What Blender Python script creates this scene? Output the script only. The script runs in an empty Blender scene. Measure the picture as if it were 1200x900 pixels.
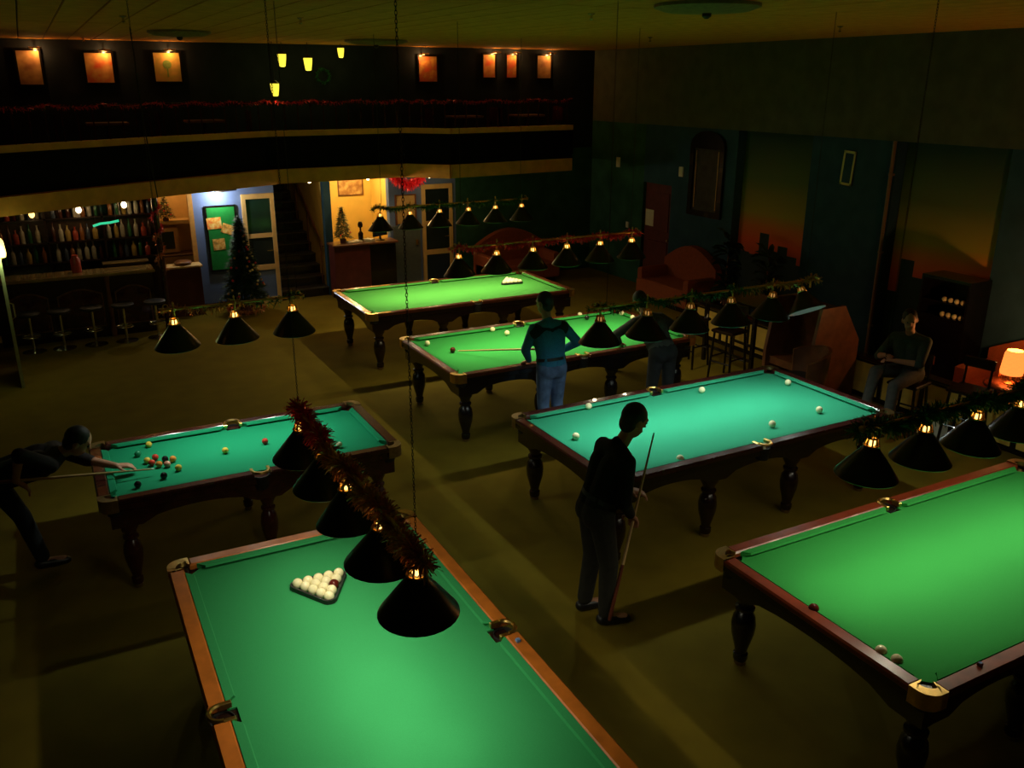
import bpy, math, random
from mathutils import Vector, Matrix
R = random.Random(7)
PI = math.pi
scene = bpy.context.scene
C = scene.collection
# ------------------------------------------------------------------ camera, world, exposure
F_PX, PITCH, ROLL, CAM_H, YAW = 1026.05, 0.331668, 0.00209, 3.9357, 0.489189
cam_d = bpy.data.cameras.new('camera')
cam_d.sensor_width = 36.0
cam_d.lens = F_PX / 1200 * 36.0
cam_d.clip_end = 200
cam = bpy.data.objects.new('camera', cam_d)
C.objects.link(cam)
_c, _s = math.cos(PITCH), math.sin(PITCH)
_cy, _sy = math.cos(YAW), math.sin(YAW)
fw = Vector((_sy * _c, _cy * _c, -_s))
rt = Vector((_cy, -_sy, 0))
up = rt.cross(fw)
cr, sr = math.cos(ROLL), math.sin(ROLL)
rt, up = rt * cr + up * sr, up * cr - rt * sr
cam.matrix_world = Matrix(((rt.x, up.x, -fw.x, 0), (rt.y, up.y, -fw.y, 0), (rt.z, up.z, -fw.z, CAM_H), (0, 0, 0, 1)))
scene.camera = cam
world = bpy.data.worlds.new('world')
scene.world = world
world.use_nodes = True
world.node_tree.nodes['Background'].inputs[0].default_value = (0.35, 0.4, 0.3, 1)
world.node_tree.nodes['Background'].inputs[1].default_value = 0.002
scene.view_settings.view_transform = 'Standard'
scene.view_settings.look = 'None'
scene.view_settings.gamma = 1.0
scene.view_settings.use_curve_mapping = False
scene.view_settings.exposure = 0.0
TABLE_W = 24.0       # watts of one table lamp bulb

# ------------------------------------------------------------------ materials
MATS = {}
def mat(name, col, rough=0.6, metal=0.0, var=0.15, scale=20.0, bump=0.0, emit=None, estr=0.0, spec=0.5, stretch=None, alpha=None, trans=0.0, coat=0.0):
    if name in MATS:
        return MATS[name]
    m = bpy.data.materials.new(name)
    m.use_nodes = True
    nt = m.node_tree
    b = nt.nodes['Principled BSDF']
    b.inputs['Roughness'].default_value = rough
    b.inputs['Metallic'].default_value = metal
    b.inputs['Specular IOR Level'].default_value = spec
    b.inputs['Coat Weight'].default_value = coat
    b.inputs['Transmission Weight'].default_value = trans
    tc = nt.nodes.new('ShaderNodeTexCoord')
    mp = nt.nodes.new('ShaderNodeMapping')
    if stretch:
        mp.inputs['Scale'].default_value = stretch
    nz = nt.nodes.new('ShaderNodeTexNoise')
    nz.inputs['Scale'].default_value = scale
    nz.inputs['Detail'].default_value = 4
    nt.links.new(tc.outputs['Object'], mp.inputs['Vector'])
    nt.links.new(mp.outputs['Vector'], nz.inputs['Vector'])
    rp = nt.nodes.new('ShaderNodeValToRGB')
    rp.color_ramp.elements[0].position = 0.3
    rp.color_ramp.elements[1].position = 0.7
    rp.color_ramp.elements[0].color = tuple(max(0, x * (1 - var)) for x in col) + (1,)
    rp.color_ramp.elements[1].color = tuple(min(1, x * (1 + var)) for x in col) + (1,)
    nt.links.new(nz.outputs['Fac'], rp.inputs['Fac'])
    nt.links.new(rp.outputs['Color'], b.inputs['Base Color'])
    if bump:
        bp = nt.nodes.new('ShaderNodeBump')
        bp.inputs['Strength'].default_value = bump
        bp.inputs['Distance'].default_value = 0.01
        nt.links.new(nz.outputs['Fac'], bp.inputs['Height'])
        nt.links.new(bp.outputs['Normal'], b.inputs['Normal'])
    if emit:
        b.inputs['Emission Color'].default_value = tuple(emit) + (1,)
        b.inputs['Emission Strength'].default_value = estr
    if alpha is not None:
        b.inputs['Alpha'].default_value = alpha
    MATS[name] = m
    return m

WG = (1, 1, 0.06)   # stretch
cloth_green = mat('cloth_green', (0.030, 0.28, 0.092), 0.92, var=0.06, scale=160, bump=0.05, spec=0.15)
cloth_leaf = mat('cloth_leaf', (0.030, 0.29, 0.056), 0.92, var=0.06, scale=160, bump=0.05, spec=0.15)
cloth_lime = mat('cloth_lime', (0.062, 0.29, 0.048), 0.92, var=0.06, scale=160, bump=0.05, spec=0.15)
cloth_pool = mat('cloth_pool', (0.010, 0.27, 0.120), 0.92, var=0.06, scale=160, bump=0.05, spec=0.15)
cloth_teal = mat('cloth_teal', (0.028, 0.30, 0.165), 0.92, var=0.06, scale=160, bump=0.05, spec=0.15)
wood_orange = mat('wood_orange', (0.50, 0.14, 0.018), 0.35, var=0.2, scale=9, stretch=(1, 1, 1), coat=0.3)
wood_red = mat('wood_red', (0.20, 0.030, 0.010), 0.3, var=0.25, scale=9, coat=0.4)
wood_mahog = mat('wood_mahogany', (0.050, 0.010, 0.008), 0.22, var=0.3, scale=9, coat=0.5)
wood_chestnut = mat('wood_chestnut', (0.10, 0.024, 0.008), 0.25, var=0.25, scale=9, coat=0.5)
wood_dark = mat('wood_dark', (0.014, 0.005, 0.004), 0.25, var=0.3, scale=9, coat=0.4)
wood_black = mat('wood_black', (0.007, 0.005, 0.005), 0.25, var=0.3, scale=12, coat=0.4)
wood_brown = mat('wood_brown', (0.16, 0.06, 0.022), 0.4, var=0.3, scale=8, coat=0.2)
brass = mat('brass', (0.80, 0.52, 0.16), 0.28, metal=1.0, var=0.12, scale=30)
brass_dull = mat('brass_dull', (0.42, 0.30, 0.13), 0.45, metal=1.0, var=0.2, scale=30)
chrome = mat('chrome', (0.6, 0.6, 0.6), 0.2, metal=1.0, var=0.05)
iron = mat('iron', (0.05, 0.045, 0.04), 0.45, metal=0.8, var=0.2)
leather_black = mat('leather_black', (0.012, 0.012, 0.012), 0.5, var=0.3, scale=60, bump=0.2)
shade_black = mat('shade_black', (0.006, 0.010, 0.008), 0.28, var=0.2, scale=15)
shade_white = mat('shade_lining', (0.16, 0.16, 0.15), 0.6, var=0.03)
carpet = mat('carpet', (0.185, 0.132, 0.012), 0.95, var=0.10, scale=3.0, spec=0.1)
ceil_m = mat('ceiling_board', (0.68, 0.31, 0.045), 0.85, var=0.12, scale=5, bump=0.1, spec=0.1)
ceil_gap = mat('ceiling_gap', (0.05, 0.045, 0.03), 0.9)
wall_dark = mat('wall_dark', (0.10, 0.11, 0.075), 0.9, var=0.15, scale=4, spec=0.1)
wall_green = mat('wall_green', (0.03, 0.10, 0.06), 0.85, var=0.3, scale=2.5, spec=0.1)
wall_blue = mat('wall_blue', (0.13, 0.20, 0.42), 0.8, var=0.08, scale=5, spec=0.15)
wall_slate = mat('wall_slate', (0.030, 0.080, 0.135), 0.85, var=0.15, scale=4, spec=0.1)
wall_upper = mat('wall_upper', (0.020, 0.026, 0.036), 0.9, var=0.2, scale=4, spec=0.1)
wall_yellow = mat('wall_yellow', (0.74, 0.52, 0.13), 0.8, var=0.06, scale=4, spec=0.1)
cream = mat('cream_paint', (0.72, 0.50, 0.20), 0.55, var=0.08, scale=8)
tan_fascia = mat('tan_fascia', (0.80, 0.36, 0.07), 0.6, var=0.12, scale=6)
panel_dark = mat('panel_dark', (0.006, 0.004, 0.004), 0.7, var=0.3, scale=6, spec=0.1)
glass_dark = mat('dark_glass', (0.012, 0.022, 0.024), 0.12, var=0.2, scale=3)
grey_panel = mat('grey_panel', (0.10, 0.13, 0.14), 0.6, var=0.1)
ball_white = mat('ball_ivory', (0.88, 0.80, 0.50), 0.12, var=0.02)
ball_dark = mat('ball_maroon', (0.10, 0.012, 0.008), 0.12, var=0.05)
ball_black = mat('ball_black', (0.012, 0.012, 0.012), 0.12, var=0.05)
ball_yellow = mat('ball_yellow', (0.80, 0.55, 0.08), 0.12, var=0.03)
ball_red = mat('ball_red', (0.62, 0.05, 0.03), 0.12, var=0.03)
ball_orange = mat('ball_orange', (0.80, 0.30, 0.06), 0.12, var=0.03)
ball_pink = mat('ball_pink', (0.75, 0.32, 0.22), 0.12, var=0.03)
ball_green = mat('ball_green', (0.02, 0.22, 0.10), 0.12, var=0.03)
rubber_black = mat('rack_black', (0.012, 0.012, 0.012), 0.5, var=0.1)
cue_wood = mat('cue_maple', (0.62, 0.40, 0.17), 0.35, var=0.1, scale=6)
cue_butt = mat('cue_butt', (0.16, 0.04, 0.02), 0.3, var=0.2, scale=6)
chalk_blue = mat('chalk_blue', (0.15, 0.25, 0.5), 0.9, var=0.1)
tin_red = mat('tinsel_red', (0.85, 0.03, 0.06), 0.3, metal=0.3, var=0.3, scale=40)
tin_copper = mat('tinsel_copper', (0.70, 0.27, 0.10), 0.3, metal=0.3, var=0.4, scale=40)
tin_green = mat('tinsel_green', (0.02, 0.16, 0.05), 0.4, metal=0.2, var=0.4, scale=40)
tin_gold = mat('tinsel_gold', (0.65, 0.36, 0.10), 0.3, metal=0.4, var=0.3, scale=40)
needle = mat('fir_needles', (0.012, 0.05, 0.022), 0.6, var=0.4, scale=30)
sofa_orange = mat('sofa_orange', (0.30, 0.065, 0.015), 0.8, var=0.12, scale=25, bump=0.1)
plate_yellow = mat('panel_yellow', (0.85, 0.58, 0.10), 0.7, var=0.12, scale=6)
white_plastic = mat('white_plastic', (0.7, 0.7, 0.62), 0.5, var=0.04)
paper = mat('paper', (0.72, 0.70, 0.55), 0.8, var=0.05)
door_red = mat('door_red', (0.12, 0.025, 0.02), 0.5, var=0.2, scale=6)
bulb_warm = mat('bulb_warm', (1, 0.9, 0.7), 0.3, emit=(1, 0.83, 0.5), estr=9)
bulb_cool = mat('bulb_cool', (1, 1, 1), 0.3, emit=(0.8, 1.0, 0.9), estr=9)
glow_dim = mat('glow_dim', (1, 0.6, 0.2), 0.4, emit=(1.0, 0.5, 0.13), estr=0.35)
glow_amber = mat('glow_amber', (1, 0.6, 0.2), 0.4, emit=(1.0, 0.55, 0.13), estr=4.0)

# ------------------------------------------------------------------ mesh helpers
class MB:
    def __init__(s):
        s.v = []; s.f = []
    def add(s, vs, fs):
        o = len(s.v)
        s.v += [tuple(v) for v in vs]
        s.f += [tuple(i + o for i in f) for f in fs]
        return s
    def box(s, x0, x1, y0, y1, z0, z1):
        vs = [(x, y, z) for z in (z0, z1) for y in (y0, y1) for x in (x0, x1)]
        return s.add(vs, [(0, 2, 3, 1), (4, 5, 7, 6), (0, 1, 5, 4), (2, 6, 7, 3), (0, 4, 6, 2), (1, 3, 7, 5)])
    def bbox(s, x0, x1, y0, y1, z0, z1, b=0.008):
        """box with a bevelled upper and lower edge"""
        rings = []
        for z, i in ((z0, b), (z0 + b, 0), (z1 - b, 0), (z1, b)):
            rings.append([(x0 + i, y0 + i, z), (x1 - i, y0 + i, z), (x1 - i, y1 - i, z), (x0 + i, y1 - i, z)])
        return s.rings(rings)
    def rings(s, rings, caps=True, closed=True):
        n = len(rings[0]); vs = [p for r in rings for p in r]; fs = []
        for k in range(len(rings) - 1):
            for i in range(n if closed else n - 1):
                a = k * n + i; b = k * n + (i + 1) % n
                fs.append((a, b, b + n, a + n))
        if caps:
            fs.append(tuple(reversed(range(n))))
            fs.append(tuple(range((len(rings) - 1) * n, len(rings) * n)))
        return s.add(vs, fs)
    def lathe(s, prof, n=16, c=(0, 0, 0), caps=True, sx=1, sy=1):
        return s.rings([[(c[0] + r * sx * math.cos(2 * PI * i / n), c[1] + r * sy * math.sin(2 * PI * i / n), c[2] + z) for i in range(n)] for r, z in prof], caps)
    def tube(s, pts, r, n=8, caps=True):
        pts = [Vector(p) for p in pts]
        rr = r if isinstance(r, (list, tuple)) else [r] * len(pts)
        rings = []
        ref = Vector((0, 0, 1))
        for k, p in enumerate(pts):
            d = (pts[min(k + 1, len(pts) - 1)] - pts[max(k - 1, 0)]).normalized()
            if abs(d.dot(ref)) > 0.95:
                ref = Vector((1, 0, 0)) if abs(d.x) < 0.9 else Vector((0, 1, 0))
            a = d.cross(ref).normalized(); b = d.cross(a).normalized()
            rings.append([tuple(p + a * rr[k] * math.cos(2 * PI * i / n) + b * rr[k] * math.sin(2 * PI * i / n)) for i in range(n)])
        return s.rings(rings, caps)
    def sphere(s, c, r, n=12, m=8, sz=1.0):
        prof = [(r * math.sin(PI * k / m), -r * sz * math.cos(PI * k / m)) for k in range(1, m)]
        prof = [(r * 0.02, -r * sz)] + prof + [(r * 0.02, r * sz)]
        return s.lathe(prof, n, c)
    def torus(s, c, R_, r, n=16, m=6, axis='z', a0=0, a1=2 * PI, sx=1, sy=1):
        full = abs(a1 - a0 - 2 * PI) < 1e-6
        rings = []
        cnt = n if full else n + 1
        for i in range(cnt):
            a = a0 + (a1 - a0) * i / n
            ring = []
            for k in range(m):
                t = 2 * PI * k / m
                q = (R_ + r * math.cos(t))
                p = (q * math.cos(a) * sx, q * math.sin(a) * sy, r * math.sin(t))
                if axis == 'x': p = (p[2], p[0], p[1])
                if axis == 'y': p = (p[0], p[2], p[1])
                ring.append((c[0] + p[0], c[1] + p[1], c[2] + p[2]))
            rings.append(ring)
        if full: rings.append(rings[0])
        return s.rings(rings, caps=not full)
    def prism(s, poly, z0, z1):
        return s.rings([[(x, y, z0) for x, y in poly], [(x, y, z1) for x, y in poly]])
    def prism_dir(s, poly, o, u, w, n, d0, d1):
        """polygon in plane (u,w) at origin o, extruded along n from d0 to d1"""
        o, u, w, n = Vector(o), Vector(u), Vector(w), Vector(n)
        return s.rings([[tuple(o + u * a + w * b + n * d) for a, b in poly] for d in (d0, d1)])
    def mesh(s, name, m, smooth=None):
        me = bpy.data.meshes.new(name)
        me.from_pydata(s.v, [], s.f)
        import bmesh
        bm = bmesh.new(); bm.from_mesh(me)
        bmesh.ops.recalc_face_normals(bm, faces=bm.faces)
        bm.to_mesh(me); bm.free()
        me.materials.append(m)
        if smooth:
            for p in me.polygons: p.use_smooth = True
            me.set_sharp_from_angle(angle=math.radians(smooth))
        return me
    def build(s, name, m, parent=None, smooth=None, label=None):
        return link(name, s.mesh(name, m, smooth), parent, label)

def link(name, me, parent=None, label=None, loc=None, rot=None):
    o = bpy.data.objects.new(name, me)
    C.objects.link(o)
    if parent: o.parent = parent
    if label: o['label'] = label
    if loc: o.location = loc
    if rot: o.rotation_euler = rot
    return o
def empty(name, label, cat, loc=(0, 0, 0), rz=0, group=None):
    o = bpy.data.objects.new(name, None)
    C.objects.link(o); o.location = loc; o.rotation_euler = (0, 0, rz)
    o.empty_display_size = 0.1
    return tag(o, label, cat, group)
def tag(o, label, cat, group=None, kind=None):
    o['label'] = label; o['category'] = cat
    if group: o['group'] = group
    if kind: o['kind'] = kind
    return o
def struct(o):
    o['kind'] = 'structure'
    return o
def copy_tree(o, parent=None):
    c = o.copy(); C.objects.link(c); c.parent = parent
    for ch in list(o.children): copy_tree(ch, c)
    return c
def light(kind, name, loc, energy, col, parent=None, size=0.05, aim=None, spot=None, blend=0.5):
    d = bpy.data.lights.new(name, kind)
    d.energy = energy; d.color = col
    if kind == 'AREA':
        d.shape = 'RECTANGLE'; d.size = size[0]; d.size_y = size[1]
    else:
        d.shadow_soft_size = size
    if kind == 'SPOT':
        d.spot_size = spot; d.spot_blend = blend
    o = bpy.data.objects.new(name, d); C.objects.link(o); o.location = loc
    if parent: o.parent = parent
    if aim: o.rotation_euler = Vector(aim).to_track_quat('-Z', 'Y').to_euler()
    return o

# ------------------------------------------------------------------ setting
CEIL = 4.57; XR = 10.7; YB = 16.45; XL = -1.6; YF = -2.5
struct(MB().box(XL - .2, XR + .5, YF, 21.0, -0.1, 0).build('floor', carpet))
ceil = struct(MB().box(XL - .2, XR + .5, YF, 21.0, CEIL + 0.02, CEIL + 0.12).build('ceiling', ceil_gap))
pw = 0.345
plank_me = {}
nx = int((XR + .3 - XL) / pw)
for iy in range(4):
    y0 = YF + iy * 4.75
    me = MB().bbox(0.006, pw - 0.006, 0.006, 4.744, -0.0, 0.022, 0.006).mesh('plank', ceil_m)
    for ix in range(nx + 1):
        link('plank', me, ceil, loc=(XL + ix * pw - .05, y0 + (0), CEIL - R.uniform(0, .004)))
# right wall: beam above, pilasters, mural niches
struct(MB().box(XR + .22, XR + .4, YF, 21, 0, CEIL).build('wall_right', wall_slate))
wr = struct(MB().box(XR, XR + .22, YF, 21, 3.17, CEIL).build('trim_1', wall_dark))
NICHE = [(10.2, 11.88), (6.95, 8.62), (3.2, 5.2)]
segs = [(YF, 3.2), (5.2, 6.95), (8.62, 10.2), (11.88, 13.62), (14.52, 16.45)]
for i, (a, b) in enumerate(segs):
    struct(MB().box(XR, XR + .22, a, b, 0, 3.17).build('trim_%d' % (i + 2), wall_slate if i < 4 else wall_green))
struct(MB().box(XR, XR + .22, 13.62, 14.52, 2.07, 3.17).build('trim_7', wall_slate))
# left wall
struct(MB().box(XL - .2, XL, YF, 21, 0, CEIL).build('wall_left', wall_dark))
# back wall: upper part, lower pieces around the openings
struct(MB().box(XL, XR + .22, YB, YB + .15, 2.62, CEIL).build('wall_back', wall_upper))
struct(MB().box(XL, 1.72, YB, YB + .15, 0, 2.62).build('trim_8', wood_dark))
struct(MB().box(2.33, 3.80, YB, YB + .15, 0, 2.62).build('trim_9', wall_blue))
struct(MB().box(4.72, 4.86, YB, YB + .15, 0, 2.62).build('trim_10', wall_slate))
struct(MB().box(6.02, 7.45, YB, YB + .15, 0, 2.62).build('trim_11', wall_blue))
struct(MB().box(7.45, XR + .22, YB - .02, YB + .15, 0, 2.62).build('trim_12', wall_green))
struct(MB().box(1.72, 2.33, YB, YB + .15, 2.2, 2.62).build('trim_13', cream))
struct(MB().box(3.80, 4.72, YB, YB + .15, 2.3, 2.62).build('trim_14', wall_slate))
struct(MB().box(4.86, 6.02, YB, YB + .15, 2.3, 2.62).build('trim_15', wall_slate))
struct(MB().box(2.28, 2.36, YB - .03, YB + .05, 0.0, 2.2).build('trim_16', mat('post_orange', (0.55, 0.28, 0.07), 0.5, var=0.1)))
# rooms behind the openings
struct(MB().box(1.55, 2.5, 17.25, 17.35, 0, 2.6).build('wall_kitchen', cream))
struct(MB().box(1.55, 1.62, YB + .15, 17.3, 0, 2.6).box(2.42, 2.5, YB + .15, 17.3, 0, 2.6).build('wall_kitchen_side', cream))
struct(MB().box(4.72, 4.80, YB + .15, 20.9, 0, 4.5).build('wall_stair_right', wall_yellow))
struct(MB().box(3.70, 3.80, YB + .15, 20.9, 0, 4.5).build('wall_stair_left', wall_dark))
struct(MB().box(3.70, 4.80, 20.7, 20.9, 0, 4.5).build('wall_stair_end', wall_dark))
struct(MB().box(4.80, 6.3, 18.0, 18.1, 0, 2.62).build('wall_office', wall_yellow))
struct(MB().box(6.2, 6.3, YB + .15, 18.0, 0, 2.62).build('wall_office_side', wall_yellow))
struct(MB().box(1.5, 2.6, YB + .15, 17.4, 2.55, 2.65).box(4.72, 6.3, YB + .15, 18.1, 2.6, 2.7).build('trim_17', cream))
struct(MB().box(2.36, 3.2, YB - .02, YB, 0, .09).box(3.78, 3.86, YB - .02, YB, 0, .09).build('baseboard_back', wood_dark))
# ------------------------------------------------------------------ billiard tables
def pocket_mesh():
    m = MB()
    return m
def make_table(name, label, cx, cy, rz, L, W, wood, cloth, body_m, legs_u, zc=0.83, zr=0.87, leg_r=0.085, group='billiard tables'):
    t = empty(name, label, 'billiard table', (cx, cy, 0), rz, group)
    hl, hw = L / 2, W / 2
    rw, cw = 0.10, 0.055                      # wooden rail, cushion
    pl, pw_ = hl - rw, hw - rw                # inner edge of the wood
    n = 0.105                                 # corner pocket notch
    # bed with notches for the pockets
    s = 0.065
    poly = []
    for sx, sy in ((-1, -1), (1, -1), (1, 1), (-1, 1)):
        a, b = (sx * (pl - n), sy * pw_), (sx * pl, sy * (pw_ - n))
        if (sx, sy) in ((1, -1), (-1, 1)):
            poly += [a, b]
            
        else:
            poly += [b, a]
        if (sx, sy) == (-1, -1): poly += [(-s, -pw_), (-s, -pw_ + .05), (s, -pw_ + .05), (s, -pw_)]
        if (sx, sy) == (1, 1): poly += [(s, pw_), (s, pw_ - .05), (-s, pw_ - .05), (-s, pw_)]
    MB().prism(poly, zc - .04, zc).build('bed_cloth', cloth, t)
    # cushions: wedge profile
    def cushion(p0, p1, inw):
        p0, p1, inw = Vector(p0), Vector(p1), Vector(inw)
        d = (p1 - p0).normalized()
        rings = []
        for p, sgn in ((p0, 1), (p1, -1)):
            q = p + d * sgn * cw * 0.9
            rings.append([tuple(p) + (zc,), tuple(q + inw * (cw - .035)) + (zc,), tuple(q + inw * cw) + (zr - .018,), tuple(q + inw * (cw - .008)) + (zr - .004,), tuple(p) + (zr - .003,)])
        MB().rings(rings).build('cushion', cloth, t)
    g = n - 0.02
    for sy in (-1, 1):
        for sx in (-1, 1):
            cushion((sx * (pl - g), sy * pw_), (sx * .07, sy * pw_), (0, -sy))
    for sx in (-1, 1):
        cushion((sx * pl, -(pw_ - g)), (sx * pl, pw_ - g), (-sx, 0))
    # wooden rails
    for sy in (-1, 1):
        for sx in (-1, 1):
            x0, x1 = sorted((sx * .065, sx * (hl - .14)))
            y0, y1 = sorted((sy * pw_, sy * hw))
            MB().bbox(x0, x1, y0, y1, zr - .05, zr, .012).build('rail', wood, t)
    for sx in (-1, 1):
        x0, x1 = sorted((sx * pl, sx * hl))
        MB().bbox(x0, x1, -(hw - .14), hw - .14, zr - .05, zr, .012).build('rail', wood, t)
    # corner pockets: brass casting around the outside, leather cup
    for sx in (-1, 1):
        for sy in (-1, 1):
            outer = []; inner = []
            cxp, cyp = sx * (hl - .115), sy * (hw - .115)
            pts = [(sx * (hl - .14), sy * (hw + .002)), (sx * (hl - .09), sy * (hw + .002))]
            for k in range(7):
                a = PI / 2 * (1 - k / 6)
                pts.append((sx * (hl - .09 + .092 * math.cos(a)), sy * (hw - .09 + .092 * math.sin(a))))
            pts += [(sx * (hl + .002), sy * (hw - .09)), (sx * (hl + .002), sy * (hw - .14))]
            inn = [(sx * (hl - .14), sy * (hw - .10)), (sx * (hl - .125), sy * (hw - .07))]
            for k in range(7):
                a = PI / 2 * (1.15 - 1.3 * k / 6)
                inn.append((sx * (hl - .115 + .065 * math.cos(a)), sy * (hw - .115 + .065 * math.sin(a))))
            inn += [(sx * (hl - .07), sy * (hw - .125)), (sx * (hl - .10), sy * (hw - .14))]
            m = MB()
            rings = [[p + (z,) for p in pp] for pp, z in ((pts, zr - .10), (pts, zr + .004), (inn, zr + .004), (inn, zr - .03))]
            m.rings(rings, caps=False, closed=False)
            pk = m.build('pocket', brass if wood is not wood_mahog else brass_dull, t, smooth=40)
            MB().lathe([(.062, zr - .16), (.07, zr - .1), (.072, zc - .01), (.066, zc - .01), (.06, zr - .15)], 14, (cxp, cyp, 0)).build('pocket_cup', leather_black, pk, smooth=50)
    for sy in (-1, 1):
        m = MB()
        m.torus((0, sy * (hw - .065), zr), .066, .013, 14, 6, a0=0 if sy > 0 else PI, a1=PI if sy > 0 else 2 * PI)
        for sx in (-1, 1):
            x0, x1 = sorted((sx * .055, sx * .082)); y0, y1 = sorted((sy * (hw - .125), sy * (hw - .06)))
            m.bbox(x0, x1, y0, y1, zr - .03, zr + .006, .004)
        pk = m.build('pocket', brass, t, smooth=40)
        MB().lathe([(.054, zr - .16), (.062, zr - .1), (.066, zc), (.06, zc), (.05, zr - .15)], 14, (0, sy * (hw - .065), 0)).build('pocket_cup', leather_black, pk, smooth=50)
    # apron boards with arched lower edges between the legs
    ax, ay = hl - .07, hw - .07
    lx = [u * (hl - .20) for u in legs_u]
    def arch(u0, u1, xs):
        top = [(u1, .80), (u0, .80)]
        low = [(u0, .60)]
        e = sorted(xs)
        for a, b in zip(e[:-1], e[1:]):
            a, b = a + .10, b - .10
            low.append((a, .60))
            for k in range(1, 8):
                w_ = k / 8
                low.append((a + (b - a) * w_, .60 + .09 * math.sin(PI * w_) ** .5))
            low.append((b, .60))
        low.append((u1, .60))
        return top + low
    for sy in (-1, 1):
        MB().prism_dir(arch(-ax, ax, lx), (0, sy * ay, 0), (1, 0, 0), (0, 0, 1), (0, -sy, 0), 0, .05).build('apron', body_m, t)
    ly = hw - .18
    for sx in (-1, 1):
        MB().prism_dir(arch(-ay + .05, ay - .05, [-ly, ly]), (sx * ax, 0, 0), (0, 1, 0), (0, 0, 1), (-sx, 0, 0), 0, .05).build('apron', body_m, t)
    MB().box(-ax + .05, ax - .05, -ay + .05, ay - .05, .72, zc - .04).build('slate_frame', body_m, t)
    MB().bbox(-hl + .03, hl - .03, -hw + .03, hw - .03, zc - .075, zr - .05, .008).build('moulding', body_m, t)
    # turned legs
    r = leg_r
    prof = [(r * .55, .035), (r * .62, .05), (r * .62, .09), (r * .5, .10), (r * .55, .13), (r * .95, .26), (r * 1.02, .33), (r * .9, .40), (r * .6, .44), (r * .82, .455), (r * .82, .475), (r * .62, .49), (r * .7, .52), (r * .98, .56), (r * .98, .61)]
    leg_me = MB().lathe(prof, 14).mesh('leg', body_m, 35)
    cap_me = MB().box(-r * 1.02, r * 1.02, -r * 1.02, r * 1.02, .60, .74).mesh('leg_block', body_m)
    foot_me = MB().lathe([(r * .42, 0), (r * .5, .01), (r * .5, .028), (r * .35, .036)], 12).mesh('foot', brass_dull, 35)
    for x in lx:
        for sy in (-1, 1):
            lg = link('leg', leg_me, t, loc=(x, sy * ly, 0))
            link('leg_block', cap_me, lg)
            link('foot', foot_me, lg)
    return t
U8 = (-1, -1 / 3, 1 / 3, 1)
TL, TW = 3.41, 1.757
make_table('billiard_table', 'nearest billiard table with orange wooden rails and a full ball triangle on green cloth', 1.24, 3.96, PI / 2 - .009, TL, TW, wood_orange, cloth_green, wood_dark, U8)
make_table('billiard_table', 'billiard table with red-brown rails cut off by the right edge of the picture', 5.44, 3.21, .004, TL, TW, wood_red, cloth_leaf, wood_black, U8)
make_table('billiard_table', 'billiard table with teal cloth where a blurred dark man leans at the corner', 5.43, 6.19, .007, TL, TW, wood_mahog, cloth_teal, wood_dark, U8)
make_table('billiard_table', 'bright green billiard table with a man in a teal sweater standing at it', 5.45, 9.25, .002, TL, TW, wood_chestnut, cloth_leaf, wood_black, U8)
make_table('billiard_table', 'farthest billiard table with yellow-green cloth before the staircase and doors', 5.50, 12.26, 0, TL, TW, wood_chestnut, cloth_lime, wood_dark, U8)
make_table('pool_table', 'smaller dark red pool table with coloured balls where a man bends to shoot', 1.29, 7.49, -.004, 2.4955, 1.344, wood_mahog, cloth_pool, wood_mahog, (-1, .05, 1), leg_r=.075)

# ------------------------------------------------------------------ lamps over the tables
def chain_mesh(h):
    m = MB(); z = 0; k = 0
    while z < h - .03:
        if k % 2: m.torus((0, 0, z + .009), .005, .0014, 8, 4, axis='x', sy=1.7)
        else: m.torus((0, 0, z + .009), .005, .0014, 8, 4, axis='y', sy=1.7)
        z += .0145; k += 1
    return m.mesh('chain', iron, 60)
def tinsel(path, n, rad, mats, t, seed, name='tinsel_garland'):
    rr = random.Random(seed)
    pts = [Vector(p) for p in path]
    seg = [(b - a).length for a, b in zip(pts[:-1], pts[1:])]
    tot = sum(seg)
    outs = [MB() for _ in mats]
    for i in range(n):
        u = rr.random() * tot
        w = u / tot
        k = 0
        while k < len(seg) - 1 and u > seg[k]:
            u -= seg[k]; k += 1
        p = pts[k].lerp(pts[k + 1], min(1, u / seg[k]))
        d = Vector((rr.gauss(0, 1), rr.gauss(0, 1), rr.gauss(0, 1))).normalized()
        l = rad * rr.uniform(.55, 1.1)
        sdir = d.cross(Vector((rr.gauss(0, 1), rr.gauss(0, 1), rr.gauss(0, 1)))).normalized() * .005
        q = p + d * l + Vector((0, 0, -.25 * l))
        mi = min(len(mats) - 1, int(w * len(mats) * .999 + rr.gauss(0, .12)))
        mi = max(0, mi)
        outs[mi].add([p - sdir, p + sdir, q + sdir * .6, q - sdir * .6], [(0, 1, 2, 3)])
    res = []
    for mb, mm in zip(outs, mats):
        if mb.f:
            me = bpy.data.meshes.new(name); me.from_pydata(mb.v, [], mb.f); me.materials.append(mm)
            o = link(name, me, t); o['kind'] = 'stuff'; res.append(o)
    return res
SH_R, SH_H = .185, .20
sh_me = MB().lathe([(SH_R, 0), (SH_R + .004, .004), (SH_R - .002, .014), (.10, .125), (.052, .185), (.046, .21)], 28, caps=False).mesh('shade', shade_black, 40)
in_me = MB().lathe([(SH_R - .001, .001), (SH_R - .006, .014), (.096, .122), (.048, .183), (.001, .187)], 28, caps=False).mesh('shade_lining', shade_white, 40)
crown_v = MB()
for k in range(8):
    a = 2 * PI * k / 8
    crown_v.tube([(.044 * math.cos(a), .044 * math.sin(a), .195), (.036 * math.cos(a), .036 * math.sin(a), .225), (.030 * math.cos(a), .030 * math.sin(a), .25)], .006, 5)
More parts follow.
